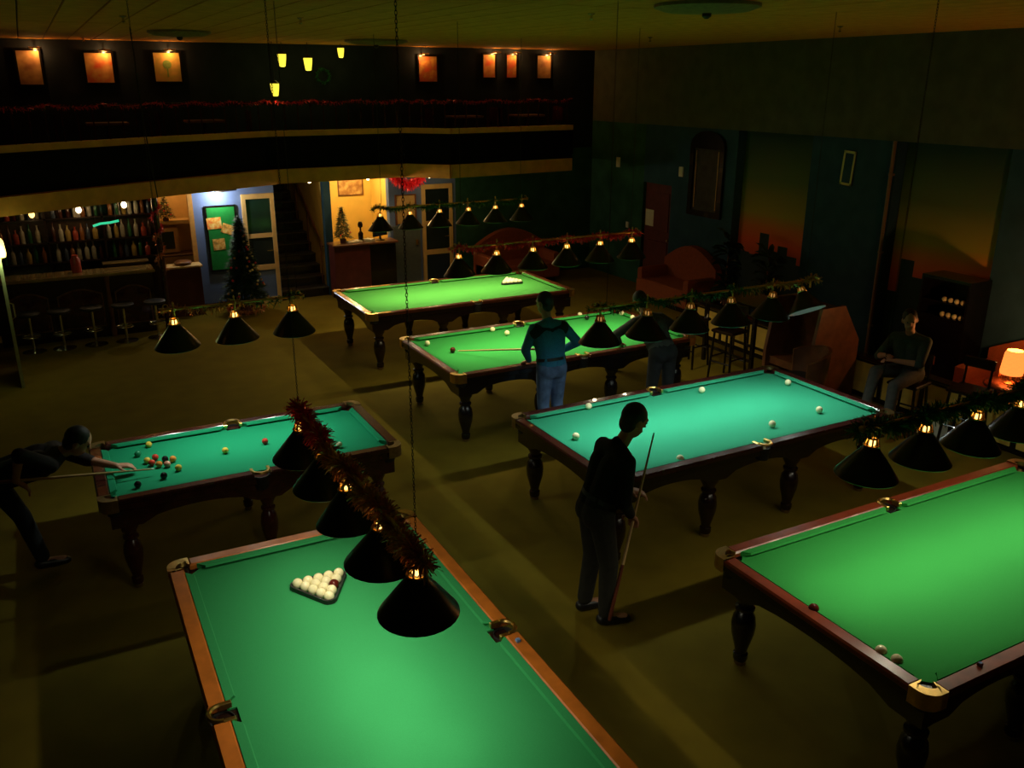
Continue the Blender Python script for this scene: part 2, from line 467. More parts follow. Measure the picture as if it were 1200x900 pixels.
crown_v.torus((0, 0, .205), .046, .006, 16, 6).torus((0, 0, .25), .028, .006, 16, 6)
crown_me = crown_v.mesh('crown', brass, 50)
core_me = MB().lathe([(.012, .20), (.022, .21), (.022, .235), (.01, .245)], 10).mesh('neck_glow', glow_amber, 60)
core_dim = MB().lathe([(.012, .20), (.022, .21), (.022, .235), (.01, .245)], 10).mesh('neck_glow', glow_dim, 60)
stem_me = MB().lathe([(.010, .245), (.010, .31), (.022, .315), (.022, .335), (.009, .34), (.006, .37), (.011, .38), (.002, .395)], 10).mesh('stem', brass, 40)
bulb_me = {}
for nm, bm_ in (('warm', bulb_warm), ('cool', bulb_cool)):
    bulb_me[nm] = MB().lathe([(.016, .17), (.018, .14), (.034, .115), (.040, .09), (.034, .066), (.012, .054)], 12).mesh('bulb', bm_, 60)
def make_lamp(label, cx, cy, z, axis, n, pitch, col, watt, bulb, chains, gar=None, tilt_last=0.0, seed=1, bar_ext=.08, fac=None, dim=False):
    t = empty('table_lamp_bar', label, 'hanging lamp', (cx, cy, z), PI / 2 if axis == 'y' else 0, 'hanging lamps over the tables')
    half = (n - 1) / 2 * pitch
    zb = .325
    m = MB().tube([(-half - bar_ext, 0, zb), (half + bar_ext, 0, zb)], .012, 10)
    for s in (-1, 1):
        m.sphere((s * (half + bar_ext + .012), 0, zb), .024, 10, 6)
        m.torus((s * (half + bar_ext - .02), 0, zb + .03), .02, .005, 12, 5, axis='y')
    m.build('bar', brass, t, smooth=50)
    for k in range(n):
        u = -half + k * pitch
        s = link('shade', sh_me, t, loc=(u, 0, 0))
        if tilt_last and k == n - 1: s.rotation_euler = (tilt_last, 0, 0)
        else: s.rotation_euler = (R.uniform(-.04, .04), R.uniform(-.04, .04), 0)
        link('shade_lining', in_me, s)
        link('bulb', bulb_me[bulb], s)
        link('crown', crown_me, s)
        link('neck_glow', core_dim if dim else core_me, s)
        link('stem', stem_me, t, loc=(u, 0, 0))
        light('SPOT', 'bulb_light', (0, 0, .052), watt * (fac[k] if fac else 1.0), col, s, size=.022, aim=(0, 0, -1), spot=math.radians(156), blend=1.0)
    for u in chains:
        link('chain', chain_mesh(CEIL - z - zb), t, loc=(u, 0, zb))
    if gar:
        pts = []
        N = 24
        for k in range(N + 1):
            u = -half - .12 + (2 * half + .24) * k / N
            sag = abs(math.sin(PI * (u + half) / pitch)) * .06
            pts.append((u, R.uniform(-.02, .02), zb + .03 - sag))
        tinsel(pts, gar[1], gar[2], gar[0], t, seed)
    return t
WARM = (1.0, 0.86, 0.52); MID = (1.0, 0.93, 0.68); COOL = (0.86, 1.0, 0.88)
make_lamp('five black cone shades on a bar with copper and red tinsel, above the nearest table', 1.24, 4.21, 1.65, 'y', 5, .49, MID, TABLE_W, 'warm', (-.98, .98), ((tin_copper, tin_copper, tin_red), 4200, .085), seed=1, fac=(1.25, 1.15, .95, .7, .55))
make_lamp('black cone shades under green tinsel at the right edge of the picture', 5.44, 3.30, 1.66, 'x', 6, .49, MID, TABLE_W, 'warm', (-1.2, 1.2), ((tin_green,), 4200, .085), seed=2)
make_lamp('row of black cone shades with dark green tinsel over the teal table', 5.47, 6.25, 1.74, 'x', 6, .505, COOL, TABLE_W * 1.5, 'cool', (-1.2, 1.2), ((tin_green, tin_green, tin_gold), 1500, .06), tilt_last=-.5, seed=3, dim=True)
make_lamp('row of black cone shades with red tinsel over the bright green table', 5.45, 9.25, 1.79, 'x', 6, .49, WARM, TABLE_W * 2.1, 'warm', (-1.2, 1.2), ((tin_red,), 1800, .06), seed=4)
make_lamp('row of black cone shades with green tinsel over the farthest table', 5.52, 12.26, 1.88, 'x', 6, .47, WARM, TABLE_W * 2.6, 'warm', (-1.15, 1.15), ((tin_green,), 2000, .06), seed=5)
make_lamp('three black cone shades with a little tinsel over the smaller pool table', 1.35, 7.66, 1.80, 'x', 3, .5, COOL, TABLE_W * 1.25, 'warm', (-.55, .55), ((tin_copper, tin_gold, tin_green), 350, .06), seed=6)

# ------------------------------------------------------------------ balls, racks, chalk, cues
bme = {}
def ball(x, y, zc, d, m, label, group):
    k = (d, m.name)
    if k not in bme: bme[k] = MB().sphere((0, 0, d / 2), d / 2, 20, 12).mesh('ball', m, 180)
    o = link('billiard_ball', bme[k], loc=(x, y, zc))
    return tag(o, label, 'ball', group)
ZC = .8305; D = .068
def rack_label(r, k, lab):
    if r == 0: return 'ivory ball at the point of ' + lab
    row = ('', 'second row', 'third row', 'fourth row', 'back row')[r]
    if k == 0: pos = 'at one end'
    pos = 'ivory ball %s in the %s of ' % (('first', 'second', 'third', 'fourth', 'fifth')[k], row)
    return pos + lab
def rack(px, py, dirv, label, lab_balls, dark=None, grp=''):
    """triangle, apex ball at px,py; rows continue along dirv"""
    d = Vector(dirv).normalized(); s = Vector((d.y, -d.x))
    for r in range(5):
        for k in range(r + 1):
            p = Vector((px, py)) + d * r * D * .872 + s * (k - r / 2) * D * 1.005
            isd = dark == (r, k)
            ball(p.x, p.y, ZC, D, ball_dark if isd else ball_white, ('dark maroon ball inside ' + lab_balls) if isd else rack_label(r, k, lab_balls), grp)
    c = Vector((px, py)) + d * 2.67 * D * .872
    vs = []
    for off in (0, .013):
        tri = []
        for k in range(3):
            base = math.atan2(-d.y, -d.x) + k * 2 * PI / 3
            # rounded triangle around the outer balls
            R0 = 4 * D * 1.005 / math.sqrt(3)
            for j in range(-2, 3):
                a = base + j * PI / 6.3
                q = c + Vector((math.cos(base), math.sin(base))) * R0 + Vector((math.cos(a), math.sin(a))) * (D / 2 + .003 + off)
                tri.append((q.x, q.y))
        vs.append(tri)
    m = MB()
    m.rings([[p + (z,) for p in vv] for vv, z in ((vs[1], ZC), (vs[1], ZC + .03), (vs[0], ZC + .03), (vs[0], ZC), (vs[1], ZC))], caps=False)
    o = m.build('ball_triangle', rubber_black)
    tag(o, label, 'rack')
rack(1.235, 4.775, (0, 1), 'black triangle rack around the balls on the nearest table', 'the triangle on the nearest table', dark=(2, 2), grp='balls racked on the nearest table')
rack(6.62, 12.62, (-.12, -1), 'black triangle rack around the balls on the farthest table', 'the triangle on the farthest table', grp='balls racked on the farthest table')
def loose(px_list, zc, d, grp):
    for x, y, m, lab in px_list: ball(x, y, zc, d, m, lab, grp)
g = 'loose balls on the right-hand table'
loose([(3.84, 3.24, ball_dark, 'dark ball near the left end of the right-hand table'),
       (3.86, 2.75, ball_white, 'ivory ball of the pair near the front corner, the one farther from the pocket'),
       (3.87, 2.65, ball_white, 'ivory ball of the pair near the front corner, the one nearer the pocket')], ZC, D, g)
g = 'loose balls on the teal table'
loose([(4.55, 6.91, ball_white, 'white ball near the far left rail of the teal table'),
       (4.02, 6.30, ball_white, 'white ball near the left end of the teal table behind the blurred man'),
       (5.88, 6.77, ball_white, 'white ball right of the middle pocket at the far side of the teal table'),
       (6.87, 6.53, ball_white, 'white ball near the far right corner of the teal table'),
       (4.55, 5.45, ball_white, 'white ball at the front rail of the teal table beside the raised cue'),
       (6.53, 5.76, ball_white, 'white ball rolling near the right end of the teal table'),
       (5.84, 5.69, ball_white, 'white ball rolling near the front middle pocket of the teal table')], ZC, D, g)
g = 'loose balls on the bright green table'
loose([(3.99, 9.74, ball_white, 'pale ball near the left corner of the bright green table'),
       (4.15, 9.33, ball_dark, 'dark cue ball at the tip of the cue on the bright green table'),
       (5.00, 9.94, ball_white, 'pale ball near the far rail left of the teal-sweater man, the farther left of two'),
       (5.09, 9.70, ball_white, 'pale ball just beside the head of the teal-sweater man, the nearer of two'),
       (6.43, 10.06, ball_white, 'pale ball at the far rail right of the teal-sweater man'),
       (7.00, 9.86, ball_white, 'pale ball near the far right corner, left of a black lamp shade'),
       (7.00, 9.60, ball_white, 'pale ball half hidden by a black lamp shade near the right end'),
       (6.43, 9.88, ball_black, 'small black ball at the far rail beside a pale ball')], ZC, D, g)
g = 'coloured balls on the pool table'
loose([(0.53, 7.93, ball_yellow, 'yellow ball at the far rail of the pool table'),
       (0.42, 7.75, ball_green, 'dark green ball near the head of the bending man'),
       (0.475, 7.56, ball_yellow, 'yellow ball at the left of the cluster on the pool table'),
       (0.545, 7.60, ball_red, 'red ball at the far side of the cluster on the pool table'),
       (0.505, 7.49, ball_red, 'red ball in the middle left of the cluster on the pool table'),
       (0.555, 7.43, ball_orange, 'pale orange ball at the near side of the cluster on the pool table'),
       (0.615, 7.52, ball_black, 'black ball inside the cluster on the pool table'),
       (0.675, 7.49, ball_orange, 'orange ball at the right of the cluster on the pool table'),
       (0.617, 7.40, ball_pink, 'pink ball at the near right of the cluster on the pool table'),
       (0.69, 7.28, ball_yellow, 'yellow ball just right of the cluster on the pool table'),
       (0.56, 7.17, ball_black, 'black ball just past the fingers of the bending man'),
       (0.35, 7.09, ball_black, 'black ball at the near left corner of the pool table'),
       (1.11, 7.47, ball_yellow, 'yellow ball alone at the middle of the pool table'),
       (1.47, 7.52, ball_red, 'red ball alone on the right half of the pool table'),
       (2.04, 7.13, ball_white, 'white ball near the right end of the pool table')], ZC, .057, g)
def cube_chalk(x, y, lab, m):
    c = empty('chalk_cube', lab, 'chalk', (x, y, .871))
    MB().bbox(-.012, .012, -.012, .012, 0, .018, .002).build('paper_wrap', m, c)
    MB().lathe([(.010, .018), (.011, .020), (.006, .019)], 10).build('chalk_top', chalk_blue, c)
cube_chalk(2.06, 3.79, 'small bluish chalk cube on the orange rail of the nearest table', chalk_blue)
cube_chalk(4.23, 2.395, 'small dark red chalk cube on the front rail of the right-hand table', door_red)
def cue(p0, p1, label, L=1.5):
    """p0 butt end, p1 tip"""
    a, b = Vector(p0), Vector(p1)
    d = (b - a).normalized()
    a = b - d * L
    o = empty('cue_stick', label, 'cue', a)
    q = lambda t: tuple(d * L * t)
    MB().tube([q(0), q(.02), q(.3)], [.012, .0145, .013], 10).build('butt', cue_butt, o, smooth=50)
    MB().tube([q(.3), q(.65), q(.988)], [.013, .010, .0065], 10).build('shaft', cue_wood, o, smooth=50)
    MB().tube([q(.988), q(1.0)], [.0067, .006], 8).build('tip', white_plastic, o)
    return o

# ------------------------------------------------------------------ people
def capsule(m, a, b, ra, rb, n=12):
    a, b = Vector(a), Vector(b)
    d = b - a
    L = max(d.length, 1e-5)
    d = d / L
    ref = Vector((0, 0, 1)) if abs(d.z) < .9 else Vector((1, 0, 0))
    u = d.cross(ref).normalized(); w = d.cross(u).normalized()
    rings = []
    for k in range(5):
        t = PI / 2 * (1 - k / 4.0)
        rings.append((a - d * ra * math.sin(t), max(ra * math.cos(t), ra * .02)))
    for k in range(5):
        t = PI / 2 * (k / 4.0)
        rings.append((b + d * rb * math.sin(t), max(rb * math.cos(t), rb * .02)))
    m.rings([[tuple(c + u * r * math.cos(2 * PI * i / n) + w * r * math.sin(2 * PI * i / n)) for i in range(n)] for c, r in rings])
def ellipsoid(m, c, rx, ry, rz, rot=None, n=16, k=10):
    c = Vector(c)
    rings = []
    for j in range(k + 1):
        t = PI * j / k
        rr = max(math.sin(t), .02)
        ring = []
        for i in range(n):
            p = Vector((rx * rr * math.cos(2 * PI * i / n), ry * rr * math.sin(2 * PI * i / n), -rz * math.cos(t)))
            if rot is not None: p = rot @ p
            ring.append(tuple(c + p))
        rings.append(ring)
    m.rings(rings)
def remesh(m, name, material, parent, voxel=.009, smooth=4):
    me = m.mesh('tmp', material)
    o = bpy.data.objects.new('tmp', me); C.objects.link(o)
    r = o.modifiers.new('r', 'REMESH'); r.mode = 'VOXEL'; r.voxel_size = voxel
    s = o.modifiers.new('s', 'SMOOTH'); s.iterations = smooth; s.factor = .5
    dg = bpy.context.evaluated_depsgraph_get(); dg.update()
    nm = bpy.data.meshes.new_from_object(o.evaluated_get(dg), depsgraph=dg)
    bpy.data.objects.remove(o); bpy.data.meshes.remove(me)
    nm.name = name
    if not nm.materials: nm.materials.append(material)
    for p in nm.polygons: p.use_smooth = True
    return link(name, nm, parent)
def ik(a, c, l1, l2, pole):
    a, c, pole = Vector(a), Vector(c), Vector(pole)
    d = c - a
    L = min(d.length, (l1 + l2) * .995)
    dn = d.normalized()
    x = (l1 * l1 - l2 * l2 + L * L) / (2 * L)
    h = math.sqrt(max(l1 * l1 - x * x, 0))
    pv = pole - dn * pole.dot(dn)
    return a + dn * x + pv.normalized() * h, a + dn * L
skin_m = mat('skin', (0.52, 0.25, 0.15), 0.55, var=0.06, scale=30)
hair_dark = mat('hair_dark', (0.012, 0.009, 0.007), 0.6, var=0.3, scale=80)
eye_m = mat('eye_dark', (0.02, 0.015, 0.01), 0.2)
shoe_black = mat('shoe_black', (0.012, 0.012, 0.012), 0.4, var=0.2)
def person(label, origin, pelvis, face, spine, head_off, hands, feet, shirt, trousers, shoes=shoe_black, H=1.75, sleeve='long', elbow_poles=None, knee_poles=None, head_dir=None, twist=0.0, hand_dirs=None, shirt_name='shirt', belt=True, yoke=None, shoulder_tilt=0.0):
    """pelvis: world point; face: heading angle of the body; spine: world vector pelvis to neck base; head_off: neck base to head centre;
    hands: {'l':wrist,'r':wrist}; feet: {'l':(ankle xyz, toe heading)}"""
    k = H / 1.75
    root = empty('person', label, 'person', origin)
    inv = Vector(origin)
    P = lambda v: Vector(v) - inv
    pel = P(pelvis)
    f = Vector((math.cos(face), math.sin(face), 0))
    lf = Vector((-f.y, f.x, 0))                         # to the left of the person
    sp = Vector(spine)
    neck = pel + sp
    sd = sp.normalized()
    f2 = Vector((math.cos(face + twist), math.sin(face + twist), 0))
    lt = Vector((-f2.y, f2.x, shoulder_tilt)).normalized()
    lt = (lt - sd * lt.dot(sd)).normalized()
    fr = lt.cross(sd).normalized()                      # forward of the chest
    if fr.dot(f) < 0 and abs(sd.z) > .5: fr = -fr
    hip = {'l': pel + lf * .09 * k, 'r': pel - lf * .09 * k}
    sh = {'l': neck - sd * .06 * k + lt * .185 * k, 'r': neck - sd * .06 * k - lt * .185 * k}
    head = neck + Vector(head_off)
    hd = Vector((math.cos(head_dir), math.sin(head_dir), 0)) if head_dir is not None else f
    hu = Vector(head_off).normalized()
    hu = (hu * .6 + Vector((0, 0, .4))).normalized()
    hl_ = hu.cross(hd).normalized(); hd2 = hl_.cross(hu).normalized()
    rot = Matrix((hd2, hl_, hu)).transposed()
    ep = elbow_poles or {}; kp = knee_poles or {}
    el, wr, kn, an = {}, {}, {}, {}
    for s in 'lr':
        el[s], wr[s] = ik(sh[s], P(hands[s]), .29 * k, .26 * k, ep.get(s, -f + Vector((0, 0, -.5))))
        kn[s], an[s] = ik(hip[s], P(feet[s][0]), .43 * k, .41 * k, kp.get(s, f))
    B, S, T = MB(), MB(), MB()
    # ---- body
    chestc = pel + sp * .70
    bel = pel + sp * .30
    def torso(m, e):
        for s in (-1, 1):
            capsule(m, pel + lf * s * .06 * k, bel + lf * s * .055 * k, .105 * k + e, .10 * k + e)
            capsule(m, bel + lt * s * .055 * k, chestc + lt * s * .075 * k, .10 * k + e, .108 * k + e)
            capsule(m, chestc + lt * s * .075 * k, neck - sd * .075 * k + lt * s * .11 * k, .108 * k + e, .070 * k + e)
            capsule(m, neck - sd * .04 * k, neck - sd * .075 * k + lt * s * .14 * k, .072 * k + e, .070 * k + e)
    torso(B, 0)
    capsule(B, neck - sd * .06, head - hu * .05 * k, .055 * k, .050 * k)
    # head: skull, jaw, nose, ears, brow, mouth
    ellipsoid(B, head + hu * .025 * k, .095 * k, .075 * k, .105 * k, rot)
    ellipsoid(B, head - hu * .05 * k + hd2 * .02 * k, .070 * k, .058 * k, .072 * k, rot)
    capsule(B, head + hd2 * .088 * k + hu * .02 * k, head + hd2 * .106 * k - hu * .018 * k, .010 * k, .015 * k, 8)
    capsule(B, head + hd2 * .082 * k - hl_ * .022 * k - hu * .055 * k, head + hd2 * .082 * k + hl_ * .022 * k - hu * .055 * k, .011 * k, .011 * k, 8)
    capsule(B, head + hd2 * .084 * k - hl_ * .035 * k + hu * .035 * k, head + hd2 * .084 * k + hl_ * .035 * k + hu * .035 * k, .012 * k, .012 * k, 8)
    for s in (-1, 1):
        ellipsoid(B, head + hl_ * s * .078 * k - hu * .002 * k - hd2 * .005 * k, .022 * k, .012 * k, .034 * k, rot, 10, 6)
    # arms, hands
    for s in 'lr':
        capsule(B, sh[s], el[s], .050 * k, .040 * k)
        capsule(B, el[s], wr[s], .041 * k, .027 * k)
        d = (wr[s] - el[s]).normalized()
        if hand_dirs and s in hand_dirs: d = Vector(hand_dirs[s]).normalized()
        side = d.cross(Vector((0, 0, 1)))
        if side.length < .3: side = f.copy()
        side.normalize()
        nrm = side.cross(d).normalized()
        if nrm.z > 0: nrm = -nrm                       # fingers curl downwards
        pb = wr[s] + d * .015 * k; pe = wr[s] + d * .085 * k
        for q in (-1, 0, 1):
            capsule(B, pb + side * q * .016 * k, pe + side * q * .026 * k, .017 * k, .015 * k, 8)
        for q, ln in ((-1.5, .062), (-.5, .078), (.5, .082), (1.5, .072)):
            b0 = pe + side * q * .020 * k
            b1 = b0 + (d * .9 + side * q * .06 + nrm * .25).normalized() * ln * .55 * k
            b2 = b1 + (d * .6 + nrm * .8).normalized() * ln * .5 * k
            capsule(B, b0, b1, .0105 * k, .0095 * k, 8); capsule(B, b1, b2, .0095 * k, .008 * k, 8)
        th = 1 if s == 'l' else -1
        t0 = pb + side * .03 * th * k; t1 = t0 + (d * .6 + side * th * .75 + nrm * .2).normalized() * .045 * k
        t2 = t1 + (d * .9 + side * th * .1 + nrm * .3).normalized() * .035 * k
        capsule(B, t0, t1, .0135 * k, .0115 * k, 8); capsule(B, t1, t2, .0115 * k, .009 * k, 8)
        # legs
        capsule(B, hip[s], kn[s], .075 * k, .052 * k)
        capsule(B, kn[s], an[s], .052 * k, .036 * k)
        h = feet[s][1]
        td = Vector((math.cos(h), math.sin(h), 0))
        capsule(B, an[s] + Vector((0, 0, -.035)), an[s] + td * .15 * k + Vector((0, 0, -.05)), .035 * k, .028 * k)
    bd = remesh(B, 'body', skin_m, root, .0075, 3)
    # ---- shirt
    torso(S, .014)
    for s in 'lr':
        capsule(S, sh[s], el[s], .066 * k, .054 * k)
        if sleeve == 'long': capsule(S, el[s], el[s].lerp(wr[s], .93), .054 * k, .037 * k)
        elif sleeve == 'half': capsule(S, el[s], el[s].lerp(wr[s], .12), .054 * k, .05 * k)
    capsule(S, neck - sd * .05, neck + sd * .015, .07 * k, .060 * k)
    remesh(S, shirt_name, shirt, root, .011, 4)
    if yoke:
        Y = MB()
        for s in (-1, 1):
            capsule(Y, neck - sd * .105 * k + lt * s * .05, neck - sd * .085 * k + lt * s * .155 * k, .100 * k, .094 * k)
        remesh(Y, 'shoulder_yoke', yoke, root, .011, 4)
    # ---- trousers
    for s in (-1, 1):
        capsule(T, pel + lf * s * .06 * k - sd * .02, pel + lf * s * .06 * k + sd * .05, .122 * k, .116 * k)
    for s in 'lr':
        capsule(T, hip[s], kn[s], .100 * k, .072 * k)
        capsule(T, kn[s], an[s].lerp(kn[s], .06), .072 * k, .060 * k)
    remesh(T, 'trousers', trousers, root, .011, 4)
    if belt:
        m = MB(); c0 = pel + sd * .085 * k
        n = 20; ringv = []
        for q, rr_ in ((0, 1.0), (1, 1.0)):
            ringv.append([tuple(c0 + sd * q * .035 + lf * .178 * k * math.cos(2 * PI * i / n) + fr * .128 * k * math.sin(2 * PI * i / n)) for i in range(n)])
        m.rings(ringv, caps=False).build('belt', leather_black, root, smooth=60)
    # ---- shoes
    for s in 'lr':
        m = MB(); h = feet[s][1]; td = Vector((math.cos(h), math.sin(h), 0))
        a0 = an[s] + Vector((0, 0, -.045))
        capsule(m, a0 - td * .03, a0 + td * .08 + Vector((0, 0, -.012)), .046 * k, .042 * k)
        capsule(m, a0 + td * .06 + Vector((0, 0, -.015)), a0 + td * .17 * k + Vector((0, 0, -.022)), .042 * k, .034 * k)
        remesh(m, 'shoe', shoes, root, .011, 3)
    # ---- hair and eyes
    m = MB()
    ellipsoid(m, head + hu * .042 * k - hd2 * .016 * k, .100 * k, .083 * k, .098 * k, rot)
    ellipsoid(m, head - hu * .02 * k - hd2 * .045 * k, .058 * k, .074 * k, .075 * k, rot)
    hr = remesh(m, 'hair', hair_dark, root, .010, 2)
    for s in (-1, 1):
        m = MB(); m.sphere(tuple(head + hd2 * .084 * k + hl_ * s * .031 * k + hu * .012 * k), .0115 * k, 10, 6)
        m.build('eye', eye_m, root, smooth=180)
    return root, {k_: v + inv for k_, v in wr.items()}
teal_sw = mat('sweater_teal', (0.030, 0.21, 0.40), 0.9, var=0.15, scale=60, bump=0.2)
navy_sw = mat('sweater_navy', (0.006, 0.018, 0.022), 0.9, var=0.15, scale=60, bump=0.2)
jeans = mat('jeans_blue', (0.09, 0.16, 0.32), 0.9, var=0.35, scale=12)
jeans_d = mat('jeans_dark', (0.014, 0.018, 0.02), 0.9, var=0.3, scale=12)
black_top = mat('shirt_black', (0.005, 0.005, 0.005), 0.9, var=0.2, scale=40)
grey_top = mat('shirt_grey', (0.06, 0.068, 0.065), 0.9, var=0.15, scale=40)
maroon_top = mat('shirt_maroon', (0.012, 0.006, 0.006), 0.9, var=0.2, scale=40)
green_top = mat('shirt_green_grey', (0.045, 0.07, 0.055), 0.9, var=0.2, scale=40)
olive_tr = mat('trousers_olive', (0.022, 0.022, 0.014), 0.9, var=0.2, scale=20)
N = PI / 2     # heading +y
# man in the teal sweater, back to the camera, at the bright green table
person('man in teal sweater and blue jeans, seen from behind at the bright green table', (4.75, 8.0, 0), (4.76, 8.00, .93), N, (.0, .10, .50), (-.01, .06, .20),
       {'l': (4.66, 8.34, .93), 'r': (4.98, 8.22, 1.02)}, {'l': ((4.68, 7.98, .085), N + .15), 'r': ((4.86, 7.98, .085), N - .15)}, teal_sw, jeans, head_dir=N + .35,
       elbow_poles={'l': Vector((-1, -.4, 0)), 'r': Vector((1, -.6, .0))}, hand_dirs={'l': (-.2, .8, -.35), 'r': (-.6, .8, 0)}, shirt_name='sweater', yoke=navy_sw, H=1.74)
# grey shirt, bent over the same table, mostly behind a lamp shade
person('person in grey shirt bent over the bright green table, partly behind a black lamp shade', (6.24, 7.95, 0), (6.24, 7.92, .93), N, (-.02, .34, .36), (0, .14, .14),
       {'l': (6.02, 8.50, .92), 'r': (6.50, 8.42, .95)}, {'l': ((6.14, 7.95, .085), N + .2), 'r': ((6.36, 7.85, .085), N - .2)}, grey_top, jeans_d,
       elbow_poles={'l': Vector((-1, 0, 0)), 'r': Vector((1, 0, 0))}, H=1.74)
# dark man leaning at the corner of the teal table, facing right
E1 = -0.15
_, w4 = person('dark-dressed man leaning beside the corner of the teal table with a cue in his hands', (3.35, 4.82, 0), (3.28, 4.84, .96), E1, (.17, .0, .47), (.12, -.02, .18),
       {'l': (3.64, 4.93, 1.0), 'r': (3.52, 4.73, .90)}, {'l': ((3.30, 4.98, .085), E1 + .1), 'r': ((3.34, 4.74, .085), E1 - .1)}, black_top, olive_tr, H=1.80,
       elbow_poles={'l': Vector((-.3, .2, -1)), 'r': Vector((-.6, -.5, -.6))}, head_dir=E1 + .1)
cue((3.55, 4.75, .80), (3.79, 4.86, 1.46), 'cue held upright by the dark man at the teal table corner', 1.45)
# bending player at the pool table
person('man in dark shirt bending over the pool table end to shoot, arm stretched out', (-.66, 7.55, 0), (-.72, 7.60, .92), -.10, (.55, -.06, .14), (.14, -.05, .10),
       {'l': (.36, 7.30, .885), 'r': (-.50, 7.31, .985)}, {'l': ((-.42, 7.62, .085), .1), 'r': ((-.98, 7.58, .085), -.3)}, maroon_top, jeans_d, H=1.78, sleeve='half',
       elbow_poles={'l': Vector((0, .2, -1)), 'r': Vector((-.6, -.6, 1.0))}, head_dir=-.15, hand_dirs={'l': (1, -.1, -.12), 'r': (.7, 0, -.7)})
cue((-.55, 7.325, .985), (.50, 7.285, .885), 'cue aimed across the pool table by the bending man', 1.42)
cue((4.86, 8.42, 1.02), (4.19, 9.27, .862), 'cue pointing at the dark ball on the bright green table', 1.35)
# ------------------------------------------------------------------ right side seating
def stool(name, label, x, y, h, m_seat, m_leg, group):
    o = empty(name, label, 'stool', (x, y, 0), R.uniform(0, 1), group)
    MB().lathe([(.15, h - .05), (.17, h - .035), (.17, h - .012), (.15, h)], 18).build('seat', m_seat, o, smooth=50)
    MB().lathe([(.022, .03), (.022, h - .05)], 10).build('column', m_leg, o, smooth=50)
    MB().lathe([(.17, 0), (.17, .012), (.05, .035), (.03, .05)], 18).build('base', m_leg, o, smooth=50)
    MB().torus((0, 0, .25), .13, .008, 18, 6).box(-.13, .13, -.006, .006, .245, .255).build('footrest', m_leg, o, smooth=50)
    return o
def wood_stool(label, x, y, h, group=None):
    o = empty('bar_stool', label, 'stool', (x, y, 0), .2, group)
    MB().bbox(-.18, .18, -.18, .18, h - .045, h, .012).build('seat', wood_dark, o)
    for sx in (-1, 1):
        for sy in (-1, 1):
            MB().tube([(sx * .145, sy * .145, h - .04), (sx * .18, sy * .18, 0)], .017, 8).build('leg', wood_black, o)
    for sx in (-1, 1):
        MB().tube([(sx * .167, -.167, .26), (sx * .167, .167, .26)], .011, 6).build('stretcher', wood_black, o)
        MB().tube([(-.163, sx * .163, .32), (.163, sx * .163, .32)], .011, 6).build('stretcher', wood_black, o)
    for sx in (-1, 1):
        MB().tube([(.15, sx * .14, h - .02), (.17, sx * .14, h + .28)], .014, 8).build('back_post', wood_black, o)
    MB().bbox(.15, .185, -.17, .17, h + .20, h + .32, .01).build('backrest', wood_dark, o)
    return o
# low partition with yellow panels
px_ = 9.22
lp = empty('low_partition', 'low partition with yellow panels behind the seated man and the high table', 'partition', (px_, 7.5, 0))
MB().box(.0, .10, -4.0, 3.4, 0, .52).build('core', wood_black, lp)
MB().bbox(-.03, .13, -4.02, 3.42, .52, .56, .01).build('cap', wood_dark, lp)
pm = MB().bbox(-.012, .01, -.27, .27, .07, .48, .006).mesh('panel', plate_yellow)
for k in range(12):
    link('panel', pm, lp, loc=(0, -3.68 + k * .615, 0))
# high table in front of the partition
ht = empty('high_table', 'dark wooden high table in front of the yellow panels beyond the teal table', 'table', (8.72, 9.25, 0))
MB().bbox(-.32, .32, -.55, .55, 1.0, 1.045, .01).build('tabletop', wood_black, ht)
for sx in (-1, 1):
    for sy in (-1, 1):
        MB().box(sx * .27 - .025, sx * .27 + .025, sy * .5 - .025, sy * .5 + .025, 0, 1.0).build('leg', wood_black, ht)
    MB().box(sx * .27 - .012, sx * .27 + .012, -.5, .5, .22, .26).build('stretcher', wood_black, ht)
wood_stool('dark wooden stool left of the high table by the yellow panels', 8.12, 9.65, .72)
wood_stool('dark wooden stool right of the high table near the brown booth', 8.15, 8.9, .72)
# brown booth with slanted side
bt = empty('booth_bench', 'brown wooden booth bench with tall slanted side panel behind the teal table', 'bench', (8.74, 8.0, 0))
side = [(-.42, 0), (.42, 0), (.42, .78), (.10, 1.26), (-.30, 1.26), (-.42, .55)]
for y in (-.42, .36):
    MB().prism_dir([(a, b) for a, b in side], (0, y, 0), (1, 0, 0), (0, 0, 1), (0, 1, 0), 0, .05).build('side_panel', wood_brown, bt)
MB().box(-.36, .30, -.37, .36, .36, .46).build('seat', wood_brown, bt)
MB().prism_dir([(.12, .46), (.2, .46), (.06, 1.24), (-.02, 1.24)], (0, -.37, 0), (1, 0, 0), (0, 0, 1), (0, 1, 0), 0, .73).build('backrest', wood_brown, bt)
# a dark round-backed armchair before the booth
ac = empty('armchair', 'dark round-backed chair in front of the brown booth', 'chair', (8.0, 7.45, 0), 2.6)
MB().lathe([(.30, .38), (.32, .41), (.32, .45), (.28, .47)], 20).build('seat', leather_black, ac, smooth=50)
m = MB()
N_ = 14
rings = []
for k in range(N_ + 1):
    a = PI * (.5 + k / N_)
    h = .74 + .12 * math.sin(PI * k / N_)
    c_, s_ = math.cos(a), math.sin(a)
    rings.append([(.30 * c_, .30 * s_, .44), (.335 * c_, .335 * s_, .44), (.36 * c_, .36 * s_, h), (.32 * c_, .32 * s_, h)])
m.rings(rings).build('backrest', wood_brown, ac, smooth=40)
for a in (.7, 2.4, 3.9, 5.5):
    MB().tube([(.24 * math.cos(a), .24 * math.sin(a), .40), (.28 * math.cos(a), .28 * math.sin(a), 0)], .018, 8).build('leg', wood_black, ac)
